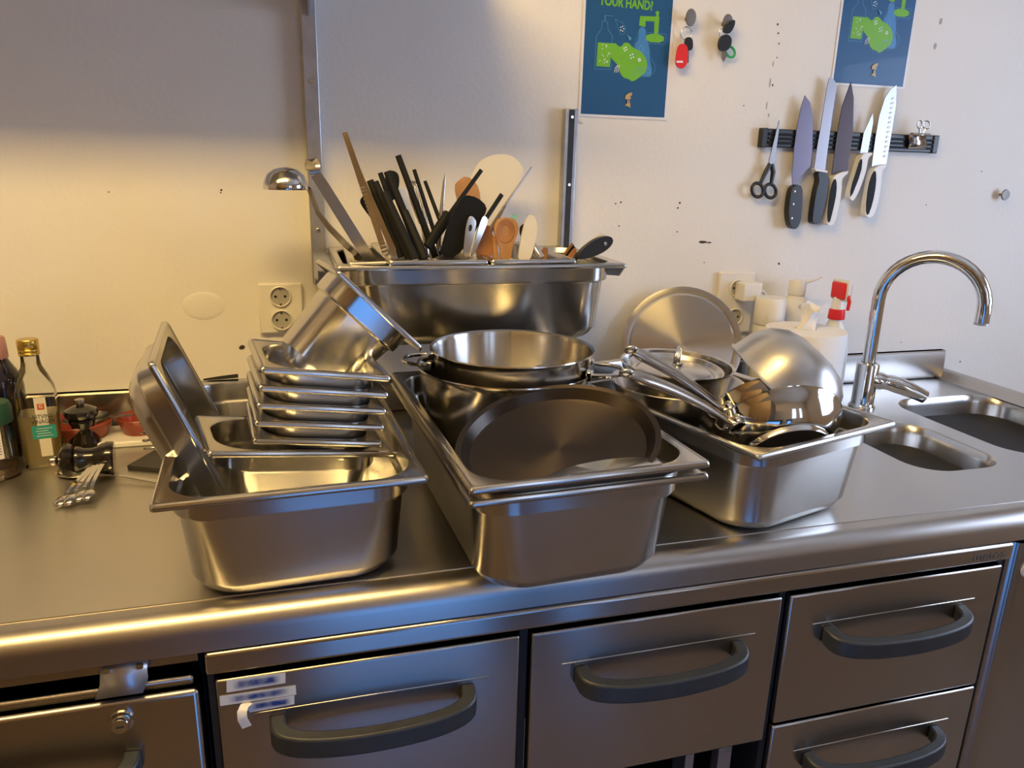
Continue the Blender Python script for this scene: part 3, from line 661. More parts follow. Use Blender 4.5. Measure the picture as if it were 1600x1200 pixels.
# whisk
wk = thing('balloon_whisk', 'wire balloon whisk behind the black handles', 'whisk', P(668, 405, -.12), group=TOOLS)
b0 = P(668, 405, -.12); a0 = P(645, 283, -.10)-b0; a1 = P(662, 350, -.11)-b0
for k in range(6):
    an = PI*k/6; side = Vector((math.cos(an), math.sin(an)*.9, 0)); up = a1-a0; pts = []
    for i in range(17):
        t = PI*i/16; wv = math.sin(t)**.8
        pts.append(a0+up*(1.0-wv) + side*.024*math.cos(t)*(.35+.65*wv)+Vector((0, 0, .0)))
    G().tube(pts, .0009, 6).build('wire', 'tool', wk, smooth=60)
G().tube([a1, Vector((0,0,0))], .006, 10).build('handle', 'tool', wk, smooth=60)
# pointed steel skewer and grey plastic slices
tag(G().tube([P(695.5,272,-.2), P(694,285,-.2), P(690,330,-.21), P(685,392,-.22)], [.0008,.0028,.0042,.0035], 10, flat=.5, up=(0,1,0)).build('skewer', 'tool', smooth=60), 'pointed steel skewer between black handles and wooden spatula', 'utensil', TOOLS)
flattool('grey plastic blade between the black handles', [(622,296),(634,293),(652,360),(643,392),(626,330)], -.20, .002, 'badge', 'plastic_scraper', 0)
# wooden tools
flattool('pointed wooden spatula behind the slanting black rod', [(709,290),(716,282),(728,274),(744,286),(750,305),(748,330),(735,345),(716,322)], -.10, .006, 'wood', 'wooden_spatula', 1)
sp = thing('wooden_spoon', 'light wooden spoon with its bowl up beside the white spatula', 'spoon', P(787, 408, -.26), group=TOOLS)
b0 = P(787, 408, -.26)
G().prism(smoothpoly([P(x, y, -.26)-b0 for x, y in ((771,352),(776,343),(788,339),(802,341),(810,353),(806,370),(799,383),(797,408),(781,408),(780,383),(772,367))], 2), (0, -.007, 0)).build('spoon_body', 'wood', sp, bevel=.002, smooth=50)
G().lathe([(0, -.0005), (.012, 0), (.017, .0008), (.018, 0)], 24, 1, 1.25).build('spoon_hollow', 'wood2', sp, mtx=frame(P(790, 361, -.2672)-b0, (1,0,0), (0,0,1), (0,-1,0)))
flattool('dark worn wooden spoon behind the steel tool handles', [(742,402),(746,372),(756,352),(765,352),(770,375),(770,402)], -.24, .007, 'wood2', 'wooden_spoon', 1)
flattool('narrow wooden handle between the two wooden spoons', [(769,366),(775,372),(779,405),(770,405)], -.25, .006, 'wood', 'wooden_spoon', 0)
# plastic scrapers
tag(plate('dough_scraper', [(700,404),(716,330),(738,268),(752,248),(778,240),(800,243),(814,256),(819,271),(790,318),(757,372),(742,404)], -.10, .002, 'cream', rnd=2), 'large cream plastic scraper standing tallest behind the wooden tools', 'scraper', TOOLS)
tag(G().ribbon([P(831,261,-.15), P(800,305,-.17), P(770,352,-.19), P(742,400,-.21)], [.004,.012,.02,.022], .0022, (.3, -.9, .25)).build('palette_knife', 'rail', smooth=40), 'thin steel-grey palette knife slanting along the cream scraper', 'utensil', TOOLS)
tag(G().ribbon([P(788,322,-.18), P(772,352,-.2), P(752,392,-.22)], .012, .002, (.3, -.9, .25)).build('plastic_scraper', 'plasticclear', smooth=40), 'clear plastic scraper under the palette knife', 'utensil', TOOLS)
flattool('small mint green tag behind the wooden spoon', [(797,340),(803,334),(810,337),(805,344)], -.2, .001, mat('mint_plastic', (.25, .55, .42), .4), 'colour_tag', 0)
flattool('white plastic spatula leaning right beside the wooden spoon', [(808,408),(811,385),(816,357),(822,340),(830,334),(837,343),(839,360),(834,383),(827,408)], -.275, .005, 'cream', 'plastic_spatula', 1)
flattool('small round black spoon behind the white spatula', [(811,356),(816,350),(824,349),(826,366),(818,374),(812,368)], -.2, .004, 'matte', 'nylon_spoon', 2)
# steel tool handles with hanging holes
for k, (pp, lab) in enumerate([([(733,337),(739,338),(744,346),(742,360),(731,405),(722,405),(727,350)], 'shiny steel tool handle with hanging hole'), ([(752,338),(758,337),(762,343),(760,352),(742,394),(734,405),(741,375)], 'shiny steel tool handle behind the one with the hole')]):
    t = thing('steel_utensil', lab, 'utensil', P(730, 405, -.27+.012*k), group=TOOLS); b0 = P(730, 405, -.27+.012*k)
    G().prism(smoothpoly([P(x, y, -.27+.012*k)-b0 for x, y in pp], 2), (0, -.004, 0)).build('handle', 'shiny', t, bevel=.0012, smooth=50)
    if k == 0: G().prism(smoothpoly([P(x, y, -.2742)-b0 for x, y in ((733,351),(738,351),(737,361),(732,362))], 2), (0, -.0004, 0)).build('hanging_hole', 'cavity', t, smooth=0)
# peeler, bowl and dark knives at the right end
tag(G().tube([P(832,383,-.26), P(840,396,-.27), P(845,404,-.275)], [.007,.008,.0085], 12).build('peeler', 'shiny', smooth=60), 'short steel tube handle lying right of the white spatula', 'utensil', TOOLS)
tag(G().lathe([(0, -.03), (.03, -.028), (.046, -.012), (.050, .0), (.0515, .001), (.049, .0005), (.044, -.012), (.029, -.0265), (0, -.028)], 40).build('small_bowl', 'bowl', smooth=50, loc=P(872, 391, -.16)), 'small steel bowl at the right end of the utensil pan', 'bowl')
flattool('brown wooden tool end in front of the small bowl', [(843,397),(849,386),(856,387),(853,407),(846,407)], -.24, .005, 'wood2', 'wooden_spoon', 1)
for k in range(3):
    flattool('dark thin blade in the fan at the right, %s' % ('rearmost', 'middle', 'foremost')[k], [(872+4*k,408),(893+2*k,379+4*k),(897+2*k,383+4*k),(884+4*k,408)], -.25-.012*k, .002, 'wood2' if k != 1 else 'matte', 'spatula_blade', 0)
kn = thing('paring_knife_handle', 'black rounded knife handle with round stud at the pan right end', 'knife', P(895, 405, -.28), group=TOOLS); b0 = P(895, 405, -.28)
G().prism(smoothpoly([P(x, y, -.28)-b0 for x, y in ((895,405),(906,388),(926,373),(945,367),(954,371),(953,381),(940,393),(918,402))], 2), (0, -.014, 0)).build('handle', 'black', kn, bevel=.004, smooth=60)
G().lathe([(.0035, 0), (.0035, .0012), (.0022, .0014), (.0018, .0006), (0, .0006)], 14).build('stud', 'shiny', kn, mtx=frame(P(946, 381, -.2942)-b0, (1,0,0), (0,0,1), (0,-1,0)))
G().prism([P(x, y, -.268)-b0 for x, y in ((905,388),(938,364),(945,366),(920,384))], (0, -.002, 0)).build('blade', 'label', kn, smooth=0)

# ------------------------------------------------------------------ wall: posters
def poster(label, px0, z0, sxn, hgt):
    """A4 print; everything on it is measured on the first poster and moved"""
    t = thing('poster', label, 'poster', (px0, -.0012, z0+Z0))
    G().box((0, -.0005, 0), (.211, 0, hgt)).build('sheet', 'posterwhite', t, smooth=0)
    G().box((.0055, -.0007, .0055), (.205, -.0004, hgt-.0055)).build('print_ground', 'blue', t, smooth=0)
    o0 = Vector((.481, 0, .6435+Z0)); layer = [0]
    def T(x, y):   # crop pixels of the first poster to poster coordinates
        p = P(880+x/5.3333, y/5.3333, 0); return Vector((p.x-o0.x, 0, p.z-o0.z))
    def shp(name, pts, m, rnd=0):
        layer[0] += 1; y = -.0008-.00003*layer[0]
        q = [T(a, b) for a, b in pts]
        if rnd: q = smoothpoly(q, rnd)
        q = [Vector((p.x, y, min(p.z, hgt-.006))) for p in q]
        return G().prism(q, (0, -.00003, 0)).build(name, m, t, smooth=0)
    def line(name, pts, wid, m, closed=False):
        layer[0] += 1; y = -.0008-.00003*layer[0]
        q = [T(a, b) for a, b in pts]; q = [Vector((p.x, y, min(p.z, hgt-.006))) for p in q]
        if closed: q.append(q[0])
        g = G()
        for a, b in zip(q, q[1:]): g.ribbon([a, b], wid, .00004, Vector((0, -1, 0)).cross(b-a))
        return g.build(name, m, t, smooth=0)
    line('bottle_outline', [(260,575),(275,300),(320,240),(325,180),(345,175),(345,130),(415,135),(345,130),(360,185),(370,190),(372,245),(408,300),(395,580)], .0008, 'pline', True)
    line('water_outline', [(640,230),(600,350),(560,480),(600,640),(720,640),(765,590),(760,540),(720,480),(715,380),(690,330)], .0007, 'pline')
    shp('water', [(635,225),(685,228),(690,330),(715,400),(720,520),(740,570),(730,640),(660,635),(600,600),(590,380),(625,330)], 'pwater', 1)
    line('water_ripple', [(650,370),(630,400),(640,440),(670,420),(655,380)], .0012, 'pwater2'); line('water_ripple', [(700,560),(725,590),(715,615),(690,600)], .0012, 'pwater2')
    shp('tap', [(640,135),(800,140),(790,285),(755,285),(758,180),(685,178),(683,225),(630,215)], 'pgreen')
    shp('tap_knob', [(770,95),(798,95),(798,122),(790,140),(772,140),(775,122),(768,118)], 'pgreen')
    shp('soap_bar', [(690,280),(838,292),(835,358),(686,350)], 'pgreen', 1); line('soap_outline', [(700,272),(855,285),(850,370),(700,362)], .0006, 'pline', True)
    shp('soap_fill', [(288,355),(405,362),(385,560),(274,552)], 'pgreen')
    shp('hands', [(385,375),(430,355),(460,390),(490,385),(500,360),(540,355),(580,400),(650,430),(690,490),(700,560),(680,610),(640,640),(600,670),(570,682),(545,660),(500,650),(465,600),(460,550),(400,490),(375,430)], 'pgreen', 1)
    for pts in ([(560,660),(575,610),(560,590)], [(600,660),(610,600),(590,575)], [(640,630),(645,590),(615,570)], [(660,590),(690,565),(600,570)], [(555,515),(570,470),(600,440)]): line('finger_line', pts, .0006, 'pwater2')
    for cx, cy, r in ((515,410,22), (570,470,26), (632,500,16)):
        for k in range(4):
            a = k*1.57+.4; shp('foam_dot', [(cx+r*.55*math.cos(a)+7*math.cos(b), cy+r*.7*math.sin(a)+7*math.sin(b)) for b in (0, 1.05, 2.1, 3.14, 4.2, 5.24)], 'pwhite')
    for k in range(3): line('water_mark', [(425+14*k, 605), (430+14*k, 570), (450+10*k, 545)], .0011, 'pwhite')
    random.seed(3)
    for k in range(18):
        x = 296+random.random()*85; y = 372+random.random()*165; shp('soap_fleck', [(x, y), (x+9, y-9), (x+12, y-6), (x+4, y+4)], 'pwhite')
    line('drop_outline', [(430,160),(452,230),(475,290),(505,285),(518,240),(500,200)], .0007, 'pline', True)
    for k in range(5): shp('drop_dot', [(487+14*math.cos(k*1.26)+6*math.cos(b), 242+20*math.sin(k*1.26)+6*math.sin(b)) for b in (0, 1.05, 2.1, 3.14, 4.2, 5.24)], 'pwhite')
    shp('small_drop', [(522,290),(540,318),(545,338),(558,335),(566,318)], 'pline', 0)
    shp('helmet_emblem', [(512,812),(518,795),(540,778),(572,772),(566,798),(552,808),(566,822),(548,826),(552,858),(558,900),(540,888),(508,880),(530,862),(532,826),(516,830)], 'pgold')
    shp('emblem_slit', [(536,826),(542,826),(545,858),(538,858)], 'blue')
    if sxn:
        layer[0] += 1
        p = T(300, 38); text('headline', 'YOUR HAND?', .0245, 'pgreen', frame((p.x, -.0012, p.z), (1,0,-.02), (.02,0,1), (0,-1,0)), t, extrude=.00005, bold=.0009, sx=.80)
    return t
poster('blue hand-washing poster with YOUR HAND lettering beside the keys', .4805, .6435, True, .297)
poster('blue hand-washing poster above the knife rack', 1.110, .739, True, .297)
tag(G().prism([P(899,184,-.001), P(906,186,-.001), P(911,193,-.001), P(903,190,-.001)], (0, -.002, 0)).build('tape_scrap', 'label', smooth=0), 'scrap of tape at the lower left poster corner', 'tape')

# keys on wall knobs
def knob(px, py):
    c = P(px, py, 0); return c
k1 = thing('key_hook', 'grey disc wall knob carrying the red key tag', 'hook', P(1072, 30, 0), group=None)
G().lathe([(.004, 0), (.004, .018), (.0145, .019), (.0155, .021), (.0145, .0235), (0, .0245)], 26).build('knob', 'knobgrey', k1, mtx=frame((0,0,0), (1,0,0), (0,0,1), (0,-1,0)) @ Matrix.Diagonal((.8, 1.15, 1, 1)))
k2 = thing('key_hook', 'grey disc wall knob carrying the black car key', 'hook', P(1129, 38, 0))
G().lathe([(.004, 0), (.004, .018), (.0145, .019), (.0155, .021), (.0145, .0235), (0, .0245)], 26).build('knob', 'knobgrey', k2, mtx=frame((0,0,0), (1,0,0), (0,0,1), (0,-1,0)) @ Matrix.Diagonal((.8, 1.15, 1, 1)))
y = -.012
b0 = P(1072, 52, y); kk = thing('key_bunch', 'key with black head and red plastic tag on ring', 'keys', b0)
G().torus((0,0,0), .0125, .0012, (.15, 1, .1)).build('ring', 'chrome', kk, smooth=60)
def loc(pts, yy): return [P(a, b, yy)-b0 for a, b in pts]
rt = G().prism(smoothpoly(loc([(1058,72),(1064,68),(1071,70),(1074,78),(1073,100),(1066,108),(1058,106),(1054,98)], y-.004), 2), (0, -.004, 0)).build('red_tag', 'red', kk, bevel=.001)
G().prism(loc([(1057,95),(1067,95),(1067,98),(1057,98)], y-.0082), (0, -.0003, 0)).build('tag_window', 'pwhite', rt, smooth=0)
G().prism(smoothpoly(loc([(1068,59),(1080,58),(1082,72),(1079,80),(1070,78)], y), 2), (0, -.005, 0)).build('key_head', 'black', kk, bevel=.001)
G().prism(loc([(1072,78),(1076,78),(1075.5,98),(1073,99)], y-.001), (0, -.002, 0)).build('key_shaft', 'tool', kk, smooth=0)
b0 = P(1130, 55, y); kk = thing('key_bunch', 'black car key with green tag hanging from the right knob', 'keys', b0)
G().torus((0,0,.004), .010, .0012, (.15, 1, .1)).build('ring', 'chrome', kk, smooth=60)
G().prism(smoothpoly(loc([(1127,50),(1133,36),(1136,42),(1138,36),(1146,30),(1148,36),(1143,48),(1137,54)], y-.014), 2), (0, -.004, 0)).build('leather_tab', 'black', kk, bevel=.001)
G().prism(smoothpoly(loc([(1123,58),(1133,53),(1141,60),(1140,72),(1134,80),(1124,81),(1120,72)], y-.002), 2), (0, -.008, 0)).build('key_head', 'black', kk, bevel=.002)
G().prism(loc([(1127,80),(1134,75),(1135,88),(1130,97),(1127,92)], y-.004), (0, -.002, 0)).build('key_shaft', 'tool', kk, smooth=0)
G().torus(P(1141, 81, y)-b0, .009, .0028, (.2, 1, 0), sy=1.4).build('green_tag', 'green', kk, smooth=60)

# magnetic knife rack
kr = thing('knife_rack', 'black magnetic knife rack screwed to the wall', 'knife rack', W(.932, 0, .594))
G().box((0, -.013, 0), (.503, 0, .041)).build('bar', 'black', kr, bevel=.002)
for z in (.010, .0195, .029): G().box((.018, -.0155, z-.0028), (.495, -.0128, z+.0028)).build('magnet_strip', 'matte', kr, bevel=.0008)
for x in (-.001, .489): G().box((x, -.0165, -.001), (x+.016, 0, .042)).build('end_cap', 'black', kr, bevel=.002)
BY = -.0165
def knife(label, blade, handle, bm='bladedark', inlay=None, hm='black', rivets=(), dimples=None, extra=None, base=None):
    b0 = P(*base, BY); t = thing('kitchen_knife', label, 'knife', b0, group='knives on the magnetic rack')
    def L(p, yy): return [P(a, b, yy)-b0 for a, b in p]
    G().prism(L(blade, BY), (0, -.002, 0)).build('blade', bm, t, smooth=0)
    h = G().prism(smoothpoly(L(handle, BY+.008), 2), (0, -.019, 0)).build('handle', hm, t, bevel=.004, smooth=60)
    if inlay: G().prism(smoothpoly(L(inlay, BY-.0105), 1), (0, -.0018, 0)).build('soft_grip', 'matte', h, bevel=.0006, smooth=60)
    for r in rivets: G().lathe([(0, .0008), (.003, .0006), (.0034, 0)], 12).build('rivet', 'shiny', h, mtx=frame(P(*r, BY-.0112)-b0, (1,0,0), (0,0,1), (0,-1,0)))
    if dimples:
        (x0, y0), (x1, y1), n = dimples
        for i in range(n):
            f = i/(n-1); G().lathe([(0, .0005), (.0028, .0004), (.0034, 0)], 10, 1.5, .8).build('dimple', 'rail', t, mtx=frame(P(x0+(x1-x0)*f, y0+(y1-y0)*f, BY-.002)-b0, (1,0,.15), (-.15,0,1), (0,-1,0)))
    if extra: G().prism(L(extra, BY-.0005), (0, -.014, 0)).build('collar', 'white', t, bevel=.002)
    return t
knife('broad chef knife with riveted black handle, leftmost knife on the rack', [(1257,149),(1265,160),(1269,180),(1269.5,200),(1268,240),(1265,260),(1247.5,279),(1245,292),(1237.5,292),(1237,270),(1240,231),(1245,197),(1251,168)],
      [(1231,289),(1247,288),(1246.5,318),(1242.5,354),(1230,359),(1224,338),(1226,312)], rivets=((1241,299),(1239,319),(1236.5,341)), base=(1238,300))
knife('long serrated bread knife with square tip and black handle', [(1295,121),(1302,124),(1307,134),(1299.5,181),(1288,268),(1271,266),(1276,230),(1282,197),(1291,140)],
      [(1269,267),(1288,270),(1286.5,296),(1280,327),(1273.5,349),(1262,350),(1262,335),(1268,296),(1273,281)], 'bladegrey', extra=[(1267,263),(1288,267),(1287.6,270),(1268,267)], base=(1274,310))
knife('dark pointed slicing knife with white and black handle', [(1329,128),(1333,153),(1332,207),(1323,267),(1299,273),(1306,218),(1315,166)],
      [(1296,273),(1318,266),(1317,271),(1307,278),(1307.5,298),(1302,329),(1295.6,352.7),(1284,350.5),(1284,339.7),(1288.7,309),(1293,283)], 'bladeblack', inlay=[(1301,281),(1306.5,279),(1307,300),(1301,329),(1295,351),(1291.6,340),(1295,305)], hm='white', base=(1295,310))
knife('short paring knife with white and black handle', [(1363,177),(1363.4,192),(1354.8,240),(1343,240),(1349,207)],
      [(1338.5,240),(1356,238),(1354,242),(1348,247),(1345,270),(1327.7,313.7),(1319,311.5),(1321,296),(1332,262)], 'blade', inlay=[(1342.5,251),(1347.5,247),(1345,270),(1328,312.5),(1328.5,294),(1338,266)], hm='white', base=(1332,280))
knife('hollow-edged slicing knife with white and black handle beside the clip', [(1400,133),(1399,164),(1390.5,218),(1384,256),(1361,261),(1366.7,218),(1373,181.5),(1382,153),(1390.5,140)],
      [(1356,261),(1378.6,256),(1377,260),(1369,266),(1369,288),(1363.4,318),(1356,339.7),(1344,338.6),(1344,326.7),(1349,294)], 'blade', inlay=[(1363,269),(1368.5,266),(1368.5,288),(1363,318),(1355.4,339),(1352,326.7),(1356,290)], hm='white', dimples=((1395,154),(1382,244),13), base=(1356,300))
b0 = P(1203, 259, BY); sc = thing('scissors', 'scissors with black loop handles at the left of the knife rack', 'scissors', b0)
G().prism([P(x, y, BY)-b0 for x, y in ((1216.7,188),(1217.5,192),(1208.5,258),(1201,260),(1201,250),(1212,205))], (0, -.003, 0)).build('blades', 'blade', sc, smooth=0)
for (cx, cy), tp in (((1183.6,297), (1203,256)), ((1203.6,298.5), (1206,256))):
    c = P(cx, cy, BY)-b0; lp = G().torus(c, .0140, .0042, (0, 1, 0), sy=1.25).build('finger_loop', 'black', sc, smooth=60)
    a = P(*tp, BY)-b0; G().tube([a, a*.5+c*.5+Vector((.004, 0, .012)), c+Vector((.006 if cx < 1190 else 0, 0, .0165))], [.0055, .006, .0045], 10, flat=.8, up=(0,1,0)).build('shank', 'black', sc, smooth=60)
cl = thing('binder_clip', 'steel binder clip gripping the right end of the rack', 'clip', P(1430, 215, -.02))
b0 = P(1430, 215, -.02)
pp = [Vector((0, -.010+.010*math.cos(a), .010*math.sin(a))) for a in (2.6, 2.1, 1.57, 1.0, .4, -.3)] + [Vector((0, -.004, -.014)), Vector((0, .001, -.026))]
G().loft([[p+Vector((x+.006*(.01-p.z)/.03, 0, 0)) for p in pp] for x in (-.022, .030)], closed=False).build('body', 'tool', cl, solid=.0012, smooth=60)
for s in (-1, 1):
    G().torus((.006+s*.010, -.012, .030), .0078, .0018, (s*.25, 1, .1), sy=1.3).build('wire_arm', 'chrome', cl, smooth=60)
    G().tube([Vector((.006+s*.008, -.012, .021)), Vector((.006+s*.004, -.010, .006))], .0022, 8).build('wire_arm', 'chrome', cl, smooth=60)
tag(G().lathe([(.003, 0), (.003, .014), (.0125, .015), (.0140, .017), (.0125, .0195), (0, .0205)], 26).build('coat_hook', 'knobgrey', mtx=frame(P(1562, 304, 0), (1,0,0), (0,0,1), (0,-1,0))), 'lone grey wall knob right of the knives', 'hook')

# ------------------------------------------------------------------ sockets
def socket(label, x0, z0, wd, ht):
    t = thing('wall_socket', label, 'socket', W(x0, 0, z0))
    G().box((0, -.012, 0), (wd, 0, ht)).build('plate', 'socket', t, bevel=.004, seg=3)
    for k in range(2):
        s = G().lathe([(0, .0006), (.0188, .0006), (.0192, .0002)], 30).build('well', 'socketshade', t, mtx=frame((wd/2, -.0121, ht*(.74-.47*k)), (1,0,0), (0,0,1), (0,-1,0)))  # flat disc coloured darker for the shade inside a recessed well
        G().lathe([(.0188, .0), (.0190, .0042), (.0200, .0052), (.0212, .0046), (.0220, 0)], 30).build('well_rim', 'socket', s)
        for q in (-1, 1): G().lathe([(0, 0), (.0028, 0), (.0028, -.001)], 12).build('pin_hole', 'cavity', s, loc=(q*.0095, 0, .0012))
        for q in (-1, 1): G().box((-.002, q*.0165-.002, .0004), (.002, q*.0165+.002, .0032)).build('earth_clip', 'tool', s, smooth=0)
    return t
socket('cream double wall socket left of the tipped pan', -.205, .187, .088, .105)
socket('cream double wall socket with charger plugged in', .862, .150, .100, .152)
ch = thing('charger_plug', 'white charger plug with thin cable in the right socket', 'plug', W(.905, -.012, .235))
G().box((0, -.040, 0), (.052, 0, .045)).build('plug_body', 'white', ch, bevel=.004, seg=3)
cp = [Vector((.052, -.022, .022)), Vector((.066, -.022, .021)), Vector((.082, -.024, .006)), Vector((.093, -.026, -.03)), Vector((.094, -.026, -.09)), Vector((.092, -.026, -.20)), Vector((.085, -.028, -.232))]
G().tube(cp, [.004, .0035, .0018, .0018, .0018, .0018, .0018], 8).build('cable', 'white', ch, smooth=60)

# ------------------------------------------------------------------ things at the wall by the sink
pr_ = thing('paper_roll', 'large white centre-feed paper roll with pulled-up sheet', 'paper roll', W(.968, -.215, 0))
G().lathe([(.022, .002), (.086, .0), (.0875, .003), (.0875, .198), (.086, .201), (.024, .202), (.022, .196), (.022, .002)], 56).build('roll', 'paper', pr_, smooth=40)
for k in range(3): G().lathe([(.0877, .03+.055*k), (.0880, .031+.055*k), (.0877, .032+.055*k)], 48).build('layer_edge', 'paper', pr_, smooth=60)
rings = []
for i in range(7):
    f = i/6; n = 18; tw_ = .9*f
    rings.append([Vector(((.020-.010*math.sin(f*PI)+.010*f)*(1+.35*math.sin(5*a+3*f))*math.cos(a+tw_)+.012*f, (.014-.006*math.sin(f*PI)+.006*f)*(1+.35*math.sin(4*a))*math.sin(a+tw_), .200+.052*f+(.010*math.sin(3*a) if i == 6 else 0))) for a in [2*PI*k/n for k in range(n)]])
G().loft(rings).build('pulled_sheet', 'paper', pr_, smooth=60)
jr = thing('capped_canister', 'milky canister with tall white cap behind the paper roll', 'canister', W(.960, -.085, 0))
G().lathe([(0, .001), (.032, .001), (.034, .004), (.034, .185), (.032, .188), (0, .188)], 36).build('body', 'milky', jr, smooth=40)
G().lathe([(.0355, .188), (.0365, .190), (.0355, .246), (.033, .251), (0, .252)], 36).build('cap', 'white', jr, smooth=40)
pb = thing('dispenser_bottle', 'milky dispenser bottle with white flip spout by the wall', 'bottle', W(1.056, -.048, 0))
G().lathe([(0, .001), (.040, .001), (.043, .005), (.043, .190), (.040, .215), (.030, .236), (.020, .246), (.018, .252), (0, .252)], 40).build('body', 'milky', pb, smooth=40)
sp_ = G().lathe([(.0205, .250), (.021, .252), (.0205, .282), (.018, .286), (0, .287)], 28).build('cap', 'white', pb, smooth=40)
G().tube([Vector((.014, -.006, .280)), Vector((.034, -.014, .286)), Vector((.052, -.020, .296))], [.004, .0032, .0026], 8).build('spout', 'white', sp_, smooth=60)
sb = thing('spray_bottle', 'spray bottle with red and white trigger head', 'bottle', W(1.135, -.105, 0))
G().lathe([(0, .001), (.036, .001), (.038, .006), (.038, .120), (.034, .150), (.022, .180), (.015, .196), (.0145, .205), (0, .205)], 36).build('body', 'milky', sb, smooth=40)
G().lathe([(.0195, .198), (.020, .200), (.0185, .221), (.016, .223), (0, .223)], 24).build('collar', 'red', sb, smooth=40)
G().lathe([(.0165, .223), (.013, .245), (.011, .252), (0, .252)], 24).build('neck', 'white', sb, smooth=40)
G().box((-.011, -.030, .248), (.011, .020, .288)).build('trigger_head', 'red', sb, bevel=.004)
G().box((-.0065, -.034, .244), (.0065, .024, .294)).build('head_cover', 'white', sb, bevel=.004)
G().tube([Vector((0, -.028, .262)), Vector((0, -.038, .245)), Vector((0, -.036, .225))], [.005, .0045, .004], 8).build('trigger', 'red', sb, smooth=60)

# tap
fc = thing('kitchen_tap', 'tall chrome swan-neck tap beside the sinks', 'tap', W(1.169, -.197, 0))
G().lathe([(.030, 0), (.030, .004), (.0265, .008), (.0255, .012), (.0255, .104), (.024, .108), (.0165, .110)], 40).build('base', 'chrome', fc, smooth=40)
dirn = Vector((.66, -.75, 0)).normalized(); R_ = .105
pts = [Vector((0, 0, .105)), Vector((0, 0, .18)), Vector((0, 0, .262))] + [dirn*(R_-R_*math.cos(a))+Vector((0, 0, .262+R_*math.sin(a))) for a in [PI*i/18 for i in range(1, 19)]] + [dirn*2*R_+Vector((0, 0, .232))]
G().tube(pts, .0148, 20, cap=False).build('spout', 'chrome', fc, smooth=60)
G().lathe([(.0148, 0), (.0148, -.006), (.011, -.006), (.0105, 0), (0, .001)], 20).build('aerator', 'rail', fc, loc=dirn*2*R_+Vector((0, 0, .234)))
ld_ = Vector((.86, -.50, -.10))
lv = G().tube([Vector((0, 0, .070)), ld_*.035+Vector((0, 0, .070)), ld_*.040+Vector((0, 0, .070)), ld_*.055+Vector((0, 0, .070))], [.021, .021, .0185, .0185], 20).build('lever_hub', 'chrome', fc, smooth=50)
G().tube([ld_*.052+Vector((0, 0, .070)), ld_*.070+Vector((0, 0, .068)), ld_*.105+Vector((0, 0, .060)), ld_*.135+Vector((0, 0, .050))], [.0185, .0205, .0175, .0155], 18).build('lever', 'chrome', lv, smooth=50)

# ------------------------------------------------------------------ left end of the worktop
vb = thing('vinegar_bottle', 'square glass bottle of white wine vinegar with gold cap', 'bottle', W(-.581, -.182, 0), (0, 0, .18))
def sq(a, z, r): return rrect(a, a, r, z, 0, 0, 6)
G().loft([sq(.020, .002, .008), sq(.029, .001, .009), sq(.0305, .006, .009), sq(.0305, .125, .009), sq(.029, .140, .012), sq(.022, .165, .018), sq(.016, .180, .0159), sq(.0145, .190, .0144), sq(.0140, .215, .0139)], cap0=True).build('glass', 'glass', vb, smooth=50)
G().loft([sq(.018, .006, .008), sq(.0285, .007, .009), sq(.0288, .095, .009)], True, True).build('vinegar', 'vinegar', vb, smooth=50)
G().lathe([(.0155, .200), (.0165, .201), (.0165, .204), (.0158, .205), (.0165, .207), (.0165, .210), (.0158, .211), (.0168, .213), (.0168, .226), (.0155, .228), (0, .228)], 32).build('cap', 'gold', vb, smooth=40)
fy_ = -.0312
G().box((-.001, fy_-.0003, .022), (.017, fy_, .130)).build('label_strip', 'label', vb, smooth=0)
G().box((-.010, fy_-.0006, .055), (.027, fy_-.0003, .0795)).build('label_band', 'teal', vb, smooth=0)
lb = G().box((.003, fy_-.0006, .108), (.014, fy_-.0003, .119)).build('label_logo', 'orange', vb, bevel=.0001, smooth=0)
def vt(nm, s, size, x, z, m='ink', al='CENTER'): text(nm, s, size, m, frame((x, fy_-.0007, z), (1,0,0), (0,0,1), (0,-1,0)), vb, extrude=.0001, align=al, bold=.00008, sx=.85)
vt('label_letter', 'G', .009, .0085, .1115, 'pwhite'); vt('label_text', 'VITVINS', .0100, .0090, .0925); vt('label_text', 'VIN\u00c4GER', .0100, .0090, .0830)
for k in range(4): G().box((-.004+.002*(k % 2), fy_-.0008, .060+.0045*k), (.021-.003*(k % 3), fy_-.0006, .0608+.0045*k)).build('label_line', 'pwhite', vb, smooth=0)
db = thing('dark_bottle', 'dark glass bottle with pale red cap behind the vinegar', 'bottle', W(-.652, -.120, 0))
G().lathe([(0, .001), (.033, .001), (.035, .005), (.035, .130), (.032, .150), (.020, .172), (.016, .180), (.0155, .190), (0, .190)], 36).build('body', 'darkbottle', db, smooth=40)
G().lathe([(.0175, .182), (.018, .184), (.0175, .205), (.0165, .218), (.0145, .221), (0, .221)], 28).build('cap', 'pinkcap', db, smooth=40)
jg = thing('herb_jar', 'glass herb jar with dark green lid and barcode label', 'jar', W(-.634, -.236, 0))
G().lathe([(0, .001), (.026, .001), (.028, .004), (.0285, .040), (.0285, .095), (.0265, .105), (0, .105)], 36).build('glass', 'glass', jg, smooth=40)
G().lathe([(0, .004), (.0268, .004), (.0270, .020), (0, .023)], 30).build('herbs', 'herbs', jg, smooth=40)
G().lathe([(.0290, .098), (.0300, .100), (.0300, .122), (.027, .133), (0, .135)], 32).build('lid', 'darkgreen', jg, smooth=40)
